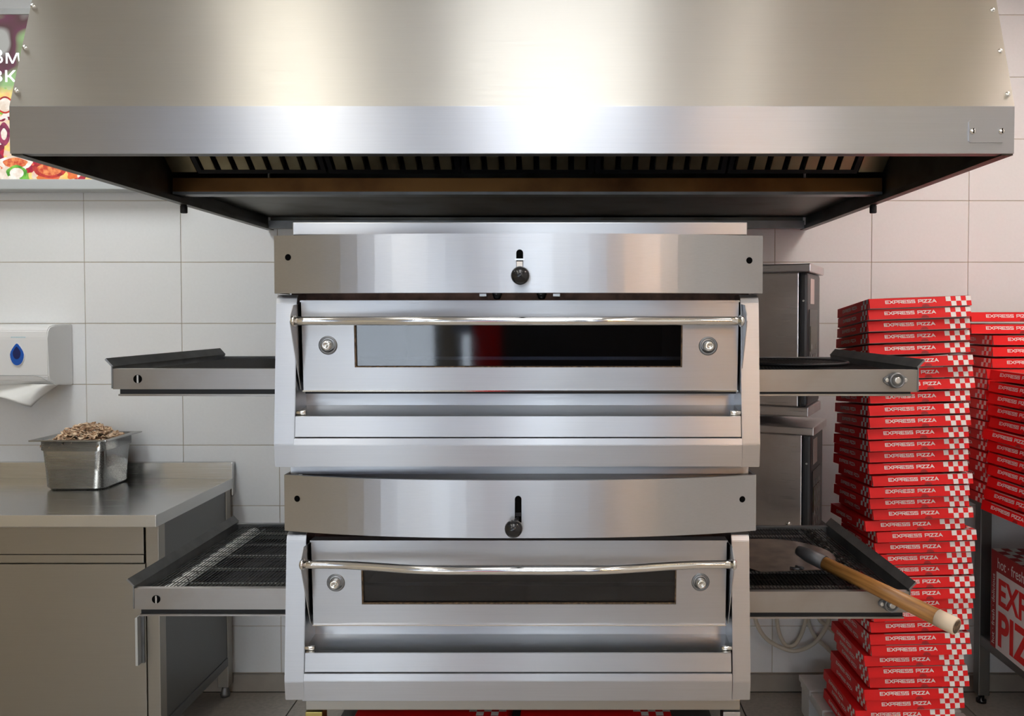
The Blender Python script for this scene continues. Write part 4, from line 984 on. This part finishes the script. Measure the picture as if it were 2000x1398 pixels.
drop(MB(), dx, dz, .047, qy-.0015, qy+.004).build('window_rim', M['wplast'], dp)
wv = drop(MB(), dx, dz, .043, qy-.004, qy-.001).build('drop_window', M['blue'], dp)
drop(MB(), dx, dz+.006, .025, qy-.005, qy-.0041).build('drop_core', M['navy'], wv)
for k in range(9): MB().box(dx-.024+k*.0065, dx-.0195+k*.0065, qy-.0006, qy+.002, dz+.066, dz+.0695).build('maker_mark', M['cyan'], dp)
# towel hanging out
tw_ = tag(bpy.data.objects.new('paper_towel', None), 'white paper towel hanging out below the dispenser', 'paper towel')
C.objects.link(tw_); tw_.location = (qx0+.15, qy+.05, qz0); OFF[tw_.name] = tuple(tw_.location)
pt = MB(); rows = []
tx0, tx1 = qx0+.01, at(118, 760, qy+.05)[0]
for j in range(9):
    v = j/8; row = []
    for i in range(19):
        u = i/18; drp = (.045+.040*(u/.72)**2 if u < .72 else .085-.078*((u-.72)/.28)**.8)+.006*math.sin(11*u)
        row.append((tx0+(tx1-tx0)*u - .0*v, qy+.035+.030*math.sin(v*2.2+u*5)-.015*v, qz0+.016 - drp*v))
    rows.append(row)
pt.smooth = True; pt.sheet(rows); to = pt.build('sheet', M['paper'], tw_)
sm = to.modifiers.new('thickness', 'SOLIDIFY'); sm.thickness = .0012

# menu screen
sy_ = 3.30; s0x = -2.75; s1x = at(330, 200, sy_)[0]
fz1 = at(0, 17, sy_)[1]; fzi = at(0, 29, sy_)[1]; fzb = at(0, 350, sy_)[1]; fz0_ = at(0, 370, sy_)[1]
scn = thing('menu_screen', 'lit menu screen showing pizza, high on the wall left of the hood', 'screen', ((s0x+s1x)/2, sy_+.04, fz0_))
fr = MB(); fr.box(s0x, s1x, sy_-.006, WALL_Y-.001, fz0_, fzb, .004); fr.box(s0x, s1x, sy_-.006, WALL_Y-.001, fzi, fz1, .004)
fr.box(s1x-.03, s1x, sy_-.006, WALL_Y-.001, fzb, fzi); fr.box(s0x, s0x+.03, sy_-.006, WALL_Y-.001, fzb, fzi); fr.box(s0x+.03, s1x-.03, sy_+.012, WALL_Y-.001, fzb, fzi)
fr.build('frame', M['gplast'], scn)
zs_ = at(0, 186, sy_)[1]
picb = MB().box(s0x+.03, s1x-.03, sy_, sy_+.011, fzb, fzi); po = picb.build('picture', M['screen'], scn, (0, sy_, zs_))
po.location = (0-scn.location.x, sy_-scn.location.y, zs_-scn.location.z)
def disc(px, py, rx, ry, cols, name, hole=0.0, arc=(0, 2*PI), step=0):
    x, z = at(px, py, sy_); kx = sy_/F; mb = MB(); n = 26
    for q, (f, sl_) in enumerate(cols):
        mb.slot = sl_; yq = sy_-.0006-.0003*q-.0004*step
        o_ = [(x+rx*kx*f*(1+.06*math.sin(5*a))*math.cos(a), yq, z+ry*kx*f*(1+.05*math.cos(4*a))*math.sin(a)) for a in [arc[0]+(arc[1]-arc[0])*i/n for i in range(n+1)]]
        i_ = [(x+rx*kx*hole*math.cos(a), yq, z+ry*kx*hole*math.sin(a)) for a in [arc[0]+(arc[1]-arc[0])*i/n for i in range(n+1)]] if hole else [(x, yq, z)]*(n+1)
        for i in range(n):
            vs = [mb.bm.verts.new(p) for p in (o_[i], o_[i+1], i_[i+1], i_[i])] if hole else [mb.bm.verts.new(p) for p in (o_[i], o_[i+1], i_[i])]
            mb._f(vs)
    return mb.build(name, FOOD, scn)
def food(name, a, b, sc):
    m, nt, bs = new_mat(name); bs.inputs['Base Color'].default_value = (.02,.02,.02,1); tc = nt.nodes.new('ShaderNodeTexCoord'); n = nt.nodes.new('ShaderNodeTexNoise')
    n.inputs['Scale'].default_value = sc; n.inputs['Detail'].default_value = 4; r = nt.nodes.new('ShaderNodeValToRGB'); e = r.color_ramp.elements
    e[0].position, e[0].color = .38, (*a, 1); e[1].position, e[1].color = .62, (*b, 1)
    nt.links.new(tc.outputs['Object'], n.inputs['Vector']); nt.links.new(n.outputs['Fac'], r.inputs['Fac']); nt.links.new(r.outputs['Color'], bs.inputs['Emission Color']); bs.inputs['Emission Strength'].default_value = .95; return m
FOOD = [food('picture_tomato', (.30,.012,.02), (.62,.05,.03), 40), food('picture_tomato_flesh', (.55,.05,.02), (.85,.30,.10), 60), food('picture_pepper', (.05,.26,.02), (.22,.58,.08), 40), food('picture_onion', (.75,.62,.50), (.95,.90,.82), 35), food('picture_plum', (.14,.02,.06), (.40,.05,.12), 40)]
disc(98, 330, 34, 17, [(1, 0), (.72, 1)], 'printed_tomato', step=1); disc(33, 338, 20, 15, [(1, 2)], 'printed_pepper_ring', hole=.68, arc=(-1.2, 3.6), step=2)
disc(22, 340, 28, 15, [(1, 3)], 'printed_onion'); disc(30, 318, 34, 14, [(1, 3), (.7, 1)], 'printed_mushroom')
disc(8, 262, 12, 22, [(1, 4), (.5, 3)], 'printed_onion_slice'); disc(10, 205, 18, 16, [(1, 0), (.8, 3)], 'printed_crust')
for txt, (xa, ya, xb, yb) in (('Вм', (-16, 124, 37, 96)), ('вк', (-16, 160, 31, 137))):
    a = at(xa, ya, sy_-.001); b = at(xb, yb, sy_-.001)
    me = text_mesh(txt, b[0]-a[0], b[1]-a[1], 'lettering'); me.materials.append(M['screen_text'])
    link_mesh('lettering', me, scn, (a[0]-scn.location.x, sy_-.001-scn.location.y, a[1]-scn.location.z), (PI/2, 0, 0))
